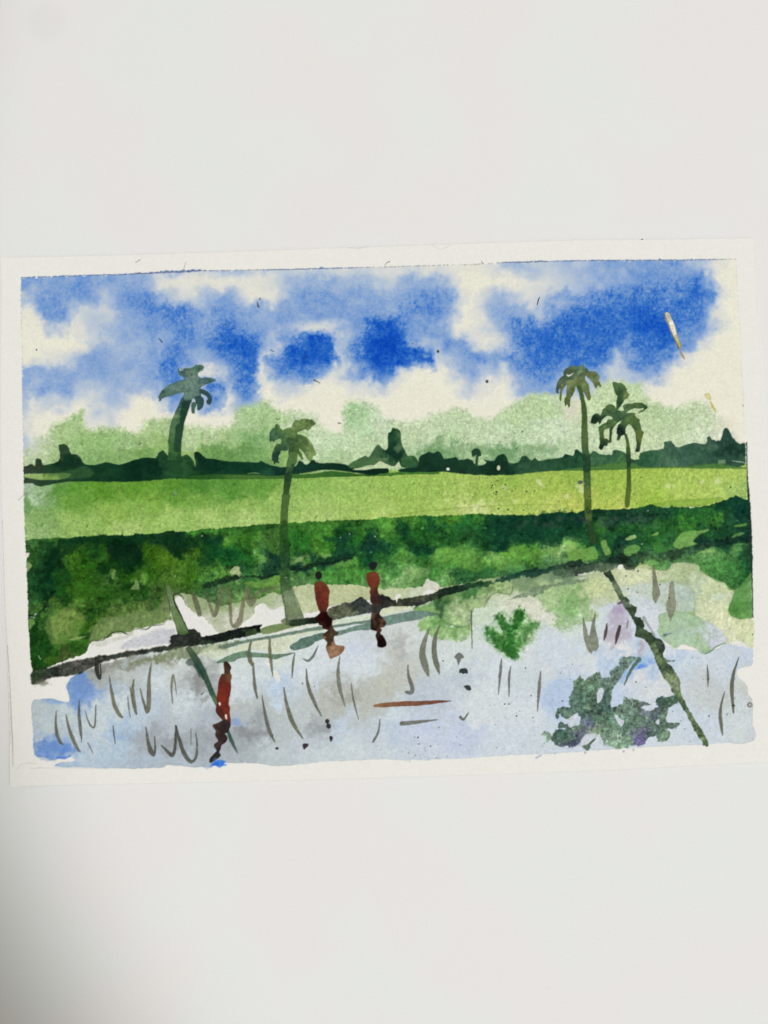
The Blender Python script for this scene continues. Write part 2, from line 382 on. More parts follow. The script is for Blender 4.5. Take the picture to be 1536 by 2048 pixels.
    # ---- tree line
    tl = part('painted_treeline', None, 'dark green band of far trees along the field edge')
    top = [(47, 935), (55, 932), (64, 928), (71, 933), (71, 921), (76, 918), (83, 919), (87, 930), (100, 928), (118, 922), (120, 905), (117, 891), (124, 888), (132, 888), (138, 897), (143, 908), (155, 909),
           (163, 920), (170, 928), (185, 930), (205, 926), (215, 925), (235, 930), (255, 925), (275, 918), (295, 915), (312, 917), (318, 906), (327, 901), (335, 912), (348, 918), (364, 914), (372, 909), (379, 912),
           (386, 922), (391, 934), (388, 906), (395, 904), (402, 907), (412, 916), (430, 918), (450, 922), (480, 923), (515, 925), (520, 921), (527, 923), (540, 930), (555, 933), (575, 934), (592, 932), (597, 923), (604, 922),
           (610, 928), (618, 927), (622, 921), (629, 919), (636, 926), (660, 926), (690, 929), (700, 934), (725, 938), (760, 936), (775, 936)]
    low = [(775, 949), (740, 951), (700, 944), (660, 941), (640, 941), (600, 947), (585, 952), (575, 950), (560, 955), (520, 957), (460, 957), (380, 957), (340, 957), (290, 962), (220, 964), (140, 963), (83, 973), (66, 966), (47, 966), (47, 955)]
    dk = [(60, 938, (50, 65, 50)), (80, 930, (45, 65, 48)), (110, 935, (35, 65, 42)), (125, 900, (48, 72, 50)), (130, 920, (22, 50, 35)), (150, 925, (20, 48, 34)), (180, 940, (24, 60, 38)), (200, 945, (22, 55, 36)),
          (240, 940, (18, 52, 35)), (280, 935, (14, 44, 30)), (310, 930, (16, 46, 32)), (330, 920, (30, 62, 40)), (335, 945, (36, 76, 44)), (372, 920, (42, 80, 48)), (385, 945, (24, 62, 34)), (395, 915, (18, 46, 34)), (420, 935, (16, 48, 34)),
          (470, 935, (18, 54, 36)), (520, 932, (22, 58, 42)), (530, 945, (30, 70, 50)), (560, 942, (18, 48, 38)), (600, 935, (26, 56, 44)), (650, 934, (18, 48, 36)), (700, 938, (16, 44, 34)), (760, 942, (16, 42, 30))]
    lay(sdf_poly(top + low, 8, .5, .5, 2), dk, soft=1.0, edge=.10, ew=1.6, gran=.06, var=.06, pid=tl, rel=.6, power=4)
    sl_ = sdf_poly(Q(0, 740, K, "200,798 330,795 520,792 540,815 500,835 420,845 330,845 240,830 195,825"), 5, .4, .4)
    lay(sl_, [(60, 952, (150, 175, 115)), (100, 950, (128, 160, 85)), (135, 953, (85, 125, 62))], soft=1.0, pid=fld)
    lay(sdf_poly(Q(0, 740, K, "440,790 560,770 640,740 720,760 700,820 560,838 470,838"), 5, .6, .5), (70, 108, 62), a=.45, soft=2.5)
    for x, y, rx, ry, c, a in [(345, 945, 22, 12, (44, 92, 50), .5), (380, 944, 14, 9, (54, 100, 54), .4), (215, 950, 26, 8, (34, 78, 46), .4), (110, 945, 24, 8, (48, 76, 54), .4), (525, 946, 18, 8, (40, 84, 60), .5), (455, 948, 26, 6, (32, 74, 46), .4), (640, 934, 20, 6, (34, 66, 48), .4), (265, 935, 20, 7, (12, 40, 26), .5), (180, 935, 14, 6, (14, 42, 28), .4)]:
        puff(x, y, rx, ry, c, a, rag=.6)
    # green strip and pale slivers under the band, middle
    strip = Q(380, 740, K, "0,812 150,800 300,802 540,805 640,812 830,795 1000,780 1200,775 1280,800 1400,805 1540,800 1540,812 1300,818 1000,825 800,832 500,836 250,838 0,838")
    lay(sdf_poly(strip, 5, .4, .4), [(400, 955, (40, 85, 38)), (500, 952, (70, 110, 52)), (600, 950, (60, 105, 45)), (700, 948, (52, 98, 42)), (770, 950, (50, 98, 40))], soft=.8, edge=.35, ew=1.1, pid=tl)
    lay(sdf_poly(Q(760, 740, K, "0,798 120,785 230,778 430,775 440,800 260,800 100,808 0,812"), 5, .4, .4), (70, 118, 52), soft=.8, edge=.3, ew=1, pid=tl)
    lay(sdf_stroke([(600, 948, .6), (640, 944, 1.6), (655, 941, 1.2), (690, 944, .8), (720, 947, .4)], 4, .3, .3), (160, 188, 125), a=.9, soft=.8)
    lay(sdf_stroke([(495, 947, .5), (510, 946, 1.0), (520, 948, .4)], 4, .3, .3), (140, 172, 105), a=.8, soft=.8)

    # ---- the greyer mound with the tall dark tree
    md = part('painted_knoll', None, 'grey green knoll with one tall dark tree')
    p = [(696, 934), (705, 924), (718, 917), (731, 911), (738, 915), (746, 902), (755, 889), (763, 895), (771, 901), (777, 897), (785, 900), (806, 897), (812, 905), (816, 912), (826, 911), (834, 918), (838, 930), (830, 938), (802, 934), (798, 921), (795, 930), (783, 933), (770, 927), (757, 924), (750, 930), (735, 931), (712, 938)]
    lay(sdf_poly(p, 5, .4, .4, 2), [(715, 928, (70, 105, 65)), (740, 918, (75, 108, 72)), (758, 905, (70, 102, 68)), (775, 912, (30, 66, 46)), (790, 915, (28, 62, 42)), (815, 922, (62, 100, 62)), (830, 930, (44, 82, 50)), (765, 920, (95, 125, 85))],
        soft=.9, edge=.18, ew=1.2, gran=.05, var=.05, pid=md)
    tt = part('tree', md, 'tall dark columnar tree standing on the knoll')
    lay(sdf_poly([(776, 897), (775, 882), (776, 867), (781, 864), (785, 857), (790, 858), (796, 859), (801, 865), (802, 878), (805, 892), (811, 905), (800, 918), (785, 915), (771, 904)], 5, .5, .5, 2),
        [(782, 870, (30, 68, 40)), (795, 870, (58, 92, 60)), (783, 895, (24, 58, 40)), (798, 892, (80, 112, 78)), (790, 910, (20, 50, 36))], soft=.9, edge=.15, ew=1.2, var=.06, pid=tt)
    lay(sdf_poly(Q(760, 740, K, "0,700 60,735 110,740 140,705 150,750 60,752 0,750"), 4, .3, .3), (196, 208, 172), soft=.9, pid=hill)
    lay(sdf_poly(Q(380, 740, K, "1250,765 1320,750 1390,752 1440,715 1480,715 1540,735 1540,752 1420,758 1330,770"), 4, .3, .3), (190, 206, 165), soft=.9, pid=hill)

    # ---- right half of the tree line
    tr = part('painted_treeline', None, 'soft grey green band of far trees on the right half')
    top = [(836, 932), (839, 914), (850, 907), (860, 904), (868, 907), (875, 903), (883, 908), (888, 918), (900, 917), (912, 914), (918, 921), (935, 918), (946, 921), (952, 930), (966, 930), (972, 924), (966, 919), (978, 921), (988, 921), (995, 912),
           (1005, 908), (1013, 914), (1019, 926), (1035, 925), (1042, 915), (1050, 911), (1058, 918), (1063, 921), (1069, 915), (1076, 921), (1090, 920), (1110, 917), (1125, 915), (1130, 908), (1137, 909), (1146, 912), (1150, 901), (1156, 899),
           (1163, 906), (1180, 908), (1186, 902), (1192, 903), (1198, 908), (1222, 910), (1225, 902), (1235, 901), (1250, 906), (1256, 915), (1275, 918), (1281, 906), (1300, 901), (1326, 898), (1328, 885), (1334, 884), (1343, 882), (1351, 894),
           (1359, 895), (1371, 889), (1390, 886), (1411, 888), (1414, 876), (1419, 872), (1425, 878), (1441, 881), (1446, 862), (1451, 856), (1457, 858), (1463, 872), (1470, 880), (1480, 888), (1491, 886)]
    low = [(1493, 922), (1480, 934), (1440, 936), (1345, 934), (1300, 936), (1250, 938), (1180, 941), (1130, 941), (1060, 946), (1015, 950), (950, 950), (890, 944), (860, 944), (800, 944), (800, 938), (830, 935)]
    dk = [(850, 925, (22, 52, 38)), (870, 915, (28, 58, 42)), (900, 930, (26, 56, 40)), (940, 935, (28, 60, 42)), (985, 930, (20, 48, 34)), (1000, 918, (30, 62, 44)), (1000, 940, (22, 50, 36)), (1040, 935, (48, 86, 62)), (1052, 918, (38, 70, 50)),
          (1090, 930, (45, 82, 58)), (1130, 925, (40, 76, 52)), (1154, 908, (26, 56, 42)), (1150, 932, (40, 82, 56)), (1190, 915, (60, 98, 68)), (1220, 922, (52, 90, 66)), (1240, 912, (58, 92, 66)), (1230, 932, (70, 112, 66)), (1265, 926, (42, 70, 52)),
          (1290, 920, (45, 88, 60)), (1310, 912, (72, 106, 82)), (1340, 900, (62, 96, 76)), (1340, 925, (88, 122, 96)), (1380, 905, (52, 86, 70)), (1380, 925, (62, 96, 78)), (1420, 890, (70, 100, 82)), (1410, 915, (50, 84, 66)), (1445, 915, (44, 76, 62)),
          (1452, 880, (44, 74, 62)), (1455, 900, (26, 54, 44)), (1480, 905, (34, 62, 52)), (1480, 925, (58, 92, 70))]
    lay(sdf_poly(top + low, 8, .5, .5, 2), dk, soft=1.0, edge=.14, ew=1.5, gran=.06, var=.06, pid=tr, rel=.5, power=4)
    lay(sdf_poly(Q(1136, 740, K, "0,760 200,740 330,715 500,712 560,742 700,745 900,742 1000,728 1150,720 1300,745 1370,750 1370,762 900,755 600,758 300,765 0,775"), 4, .4, .4), (80, 124, 58), a=.8, soft=.9, edge=.25, ew=1.1, pid=tr)
    lay(sdf_poly([(1436, 920), (1450, 920), (1451, 927), (1436, 928)], 4, .3, .3, 1), (120, 148, 105), a=.8, soft=.9)
    lay(sdf_stroke([(1465, 922, .5), (1480, 924, .7), (1490, 926, .5)], 4, .2, .2), (190, 200, 185), a=.9)
    lay(sdf_poly([(1274, 917), (1276, 906), (1279, 918), (1270, 920), (1262, 917)], 4, .3, .3, 1), (190, 208, 160), a=.9, soft=.8)
    lt = part('tree', tr, 'tiny lollipop shaped tree standing clear of the band')
    lay(sdf_stroke([(955, 912, 2.4), (954, 921, 2.5), (953, 931, 2.8)], 4, .3, .3), (40, 72, 50), soft=.8, pid=lt)
    lay(sdf_poly(Q(760, 740, K, "705,625 720,608 745,600 768,615 775,655 760,662 745,650 715,668 708,650"), 4, .4, .4), (36, 66, 46), soft=.8, edge=.2, ew=1, pid=lt)
    # two drops of pale gouache
    lay(sdf_poly(ell(996, 935.5, 5.4, 7.2), 4, .3, .3, 2), (16, 36, 26), soft=.8)
    lay(sdf_poly(ell(896, 938.5, 4.2, 4.2), 4, .3, .3, 2), (22, 44, 34), soft=1.2, a=.8)
    dr = part('paint_dot', None, 'pale raised dot of paint on the dark treeline')
    lay(sdf_poly(ell(997, 936, 3.6, 5.3), 4, .3, .3, 2), (196, 200, 168), soft=.8, pid=dr, rel=3, gloss=.6)
    dr = part('paint_dot', None, 'smaller white dot of paint left of the oval one')
    lay(sdf_poly(ell(896, 938.5, 3.2, 2.9), 4, .3, .3, 2), (228, 228, 218), soft=.8, pid=dr, rel=3, gloss=.6)
    return hill, fld


# ================================================================ WATER (laid before the bank)
def paint_water():
    w = part('painted_water', None, 'pale blue grey flooded water with grey and blue blooms')
    p = [(66, 1404), (80, 1398), (110, 1398), (128, 1404), (138, 1400), (132, 1372), (140, 1360), (148, 1352), (190, 1335), (290, 1305), (380, 1288), (520, 1262), (600, 1250), (760, 1215), (880, 1195), (980, 1215), (1100, 1250), (1180, 1205), (1240, 1190),
         (1330, 1215), (1330, 1290), (1420, 1300), (1460, 1285), (1490, 1290), (1506, 1296), (1506, 1322), (1500, 1332), (1478, 1338), (1476, 1352), (1494, 1372), (1496, 1388), (1503, 1396), (1506, 1420), (1505, 1450), (1508, 1482),
         (1430, 1487), (1340, 1492), (1230, 1498), (1140, 1504), (1080, 1508), (1000, 1512), (900, 1517), (830, 1521), (780, 1518), (700, 1521), (640, 1523), (600, 1528), (555, 1532), (520, 1527), (450, 1525), (440, 1531), (380, 1534), (340, 1530), (320, 1535),
         (250, 1537), (150, 1535), (112, 1532), (118, 1526), (150, 1522), (142, 1514), (120, 1518), (104, 1520), (90, 1514), (70, 1508), (68, 1470), (65, 1440)]
    lay(sdf_poly([(1225, 1105), (1500, 1085), (1503, 1130), (1505, 1230), (1505, 1290), (1440, 1285), (1300, 1200), (1230, 1160)], 6), [(1260, 1130, (180, 192, 145)), (1320, 1135, (150, 172, 115)), (1400, 1150, (150, 172, 118)), (1460, 1180, (130, 165, 95)), (1490, 1160, (84, 130, 70)), (1490, 1260, (200, 208, 160))], soft=2)
    notes = [(85, 1420, (176, 186, 200)), (100, 1450, (180, 190, 204)), (80, 1470, (172, 184, 206)), (90, 1495, (126, 155, 205)), (115, 1488, (140, 166, 206)), (135, 1500, (112, 146, 206)), (140, 1440, (186, 196, 210)), (150, 1480, (186, 196, 212)), (160, 1525, (176, 192, 216)),
             (160, 1370, (120, 150, 200)), (175, 1385, (125, 154, 204)), (185, 1390, (140, 165, 210)), (150, 1400, (125, 155, 205)), (165, 1350, (120, 150, 200)), (200, 1365, (160, 170, 185)), (190, 1345, (150, 155, 160)), (220, 1345, (160, 165, 168)), (250, 1345, (176, 182, 190)), (200, 1420, (188, 198, 212)),
             (190, 1450, (190, 200, 214)), (200, 1480, (186, 196, 214)), (230, 1470, (150, 175, 212)), (220, 1500, (170, 188, 214)), (250, 1450, (165, 185, 215)), (240, 1415, (195, 204, 216)), (290, 1350, (190, 196, 204)), (320, 1370, (205, 210, 217)), (290, 1420, (186, 196, 212)), (270, 1480, (168, 172, 182)),
             (300, 1480, (160, 163, 172)), (300, 1450, (178, 186, 200)), (340, 1450, (178, 184, 194)), (330, 1490, (160, 164, 172)), (300, 1520, (172, 182, 198)), (360, 1400, (200, 206, 214)), (360, 1440, (182, 188, 198)), (380, 1480, (160, 165, 174)), (370, 1520, (176, 184, 198)), (340, 1320, (205, 208, 206)),
             (380, 1350, (195, 198, 200)), (400, 1355, (150, 152, 152)), (395, 1380, (160, 162, 165)), (410, 1400, (190, 196, 204)), (400, 1440, (178, 184, 194)), (410, 1470, (160, 164, 172)), (420, 1440, (170, 176, 188)), (470, 1330, (208, 212, 216)), (480, 1380, (206, 211, 219)), (490, 1410, (180, 182, 184)), (480, 1440, (180, 186, 198)),
             (490, 1455, (148, 151, 158)), (520, 1460, (156, 158, 164)), (480, 1480, (158, 163, 172)), (500, 1500, (172, 178, 186)), (550, 1420, (180, 183, 184)), (560, 1370, (184, 198, 222)), (540, 1340, (205, 210, 216)), (550, 1390, (195, 204, 218)), (560, 1460, (182, 186, 192)), (540, 1500, (190, 196, 204)), (600, 1430, (190, 194, 198)),
             (610, 1340, (208, 212, 222)), (640, 1300, (210, 213, 222)), (600, 1480, (188, 194, 204)), (640, 1455, (165, 168, 174)), (640, 1510, (196, 202, 210)), (690, 1400, (170, 170, 164)), (670, 1420, (180, 180, 176)), (680, 1460, (190, 200, 218)), (720, 1400, (182, 183, 178)), (760, 1380, (182, 182, 176)), (700, 1330, (206, 210, 222)), (720, 1300, (200, 205, 222)),
             (740, 1330, (206, 212, 220)), (700, 1500, (200, 206, 214)), (780, 1360, (188, 187, 180)), (790, 1330, (190, 190, 186)), (800, 1300, (184, 186, 186)), (820, 1280, (205, 208, 208)), (860, 1390, (186, 192, 206)), (800, 1430, (200, 208, 218)), (790, 1460, (190, 198, 218)), (850, 1460, (192, 198, 220)), (930, 1465, (190, 196, 220)), (880, 1490, (198, 204, 220)), (780, 1500, (198, 205, 215)),
             (920, 1350, (186, 194, 206)), (900, 1320, (206, 212, 214)), (970, 1400, (210, 213, 219)), (960, 1440, (208, 212, 220)), (1000, 1340, (206, 211, 220)), (1000, 1490, (203, 209, 220)), (1060, 1420, (208, 212, 220)), (1060, 1360, (200, 206, 214)), (1100, 1350, (202, 206, 212)), (1120, 1310, (200, 207, 220)), (1120, 1370, (178, 194, 222)), (1115, 1400, (178, 192, 222)), (1060, 1490, (200, 206, 216)),
             (1050, 1300, (210, 212, 216)), (1130, 1290, (202, 207, 220)), (1160, 1340, (200, 205, 220)), (1180, 1320, (212, 214, 218)), (1210, 1320, (184, 198, 222)), (1240, 1300, (216, 214, 216)), (1280, 1330, (150, 178, 220)), (1300, 1330, (180, 196, 222)), (1270, 1335, (145, 175, 220)), (1280, 1360, (212, 211, 218)), (1240, 1390, (190, 202, 224)), (1300, 1390, (202, 206, 218)), (1320, 1370, (210, 210, 214)), (1200, 1440, (196, 204, 220)),
             (1360, 1420, (196, 204, 220)), (1360, 1320, (190, 202, 222)), (1350, 1290, (210, 212, 222)), (1320, 1240, (208, 210, 220)), (1400, 1320, (205, 211, 221)), (1400, 1370, (196, 198, 202)), (1420, 1360, (190, 193, 198)), (1440, 1340, (200, 206, 216)), (1480, 1310, (192, 200, 220)), (1450, 1400, (192, 195, 198)), (1400, 1450, (198, 205, 220)), (1480, 1370, (196, 198, 196)), (1430, 1470, (200, 206, 218)), (1480, 1430, (203, 207, 214)),
             (1495, 1470, (198, 200, 208)), (1480, 1460, (206, 210, 214)), (1320, 1480, (205, 210, 220)), (1180, 1490, (202, 206, 220)), (950, 1250, (208, 214, 205)), (1150, 1250, (205, 212, 210)), (640, 1270, (210, 216, 212)), (560, 1300, (208, 214, 205)), (460, 1310, (205, 212, 200))]
    notes = [(x, y, tuple(min(232, v * k + o) for v, k, o in zip(c, (1.0, 1.01, 1.0), (1, 3, 2)))) for x, y, c in notes]
    notes = [(x, y, (c[0] + 7, c[1] + 4, c[2] - 4) if (x < 270 and c[2] - c[0] < 60) else c) for x, y, c in notes]
    lay(sdf_poly(p, 10, .8, .5, 3), notes, soft=1.0, edge=.10, ew=1.3, gran=.025, var=.006, pid=w, power=3.4, warp=7)
    # blooms
    for x, y, rx, ry, c, a in [(162, 1375, 26, 34, (98, 134, 200), .65), (172, 1360, 16, 20, (92, 128, 198), .5), (150, 1392, 14, 16, (100, 138, 205), .5), (176, 1395, 16, 14, (100, 136, 205), .5), (104, 1497, 26, 14, (82, 122, 205), .6), (132, 1506, 16, 8, (70, 114, 208), .6),
                              (402, 1362, 16, 44, (118, 118, 116), .6), (385, 1330, 14, 20, (140, 140, 136), .4), (495, 1457, 24, 16, (128, 130, 136), .55), (520, 1468, 22, 12, (135, 137, 142), .5), (468, 1440, 18, 10, (105, 140, 205), .6), (430, 1480, 40, 24, (150, 154, 162), .5),
                              (640, 1455, 26, 10, (140, 142, 148), .45), (690, 1398, 34, 12, (158, 157, 150), .5), (275, 1470, 30, 20, (152, 156, 166), .5), (340, 1485, 30, 16, (146, 149, 157), .55), (1286, 1336, 16, 6, (62, 118, 214), .75), (1300, 1330, 22, 8, (110, 150, 218), .5), (300, 1330, 60, 10, (150, 152, 140), .5),
                              (220, 1335, 30, 14, (138, 138, 132), .6), (800, 1290, 16, 30, (160, 160, 158), .5), (1240, 1290, 20, 14, (226, 222, 220), .7), (1216, 1310, 14, 10, (222, 220, 220), .6)]:
        puff(x, y, rx, ry, c, a * (.4 if x < 220 else .8))
    lay(sdf_poly(Q(0, 1290, K, "555,260 590,238 650,240 700,290 735,330 730,380 700,430 620,455 560,450 530,400 510,330 505,290 550,290"), 5, 1, 1), (110, 142, 198), a=.25, soft=3, rag=1.5, edge=.15, ew=2.5)
    lay(sdf_poly(Q(0, 1290, K, "270,830 330,750 400,740 500,750 560,800 580,850 520,862 470,862 440,880 380,880 330,870 290,850"), 5, 1, 1), (92, 130, 204), a=.3, soft=3, rag=2, edge=.1, ew=2)
    lay(sdf_stroke(S(0, 1290, K, "440,865,6 500,868,10 545,850,4")), (60, 108, 212), a=.7, soft=1.5)
    # bare slips in the water
    lay(sdf_poly(Q(380, 1290, K, "640,195 675,205 690,240 692,275 670,292 655,260 640,235 610,170 560,120 620,150"), 4, .5, .4), (226, 225, 218), soft=1.0)
    lay(sdf_poly(Q(380, 1020, K, "540,1130 640,1115 760,1020 790,1040 700,1100 640,1160 590,1150"), 5, .6, .5), (220, 220, 205), a=.5, soft=2.5)
    return w


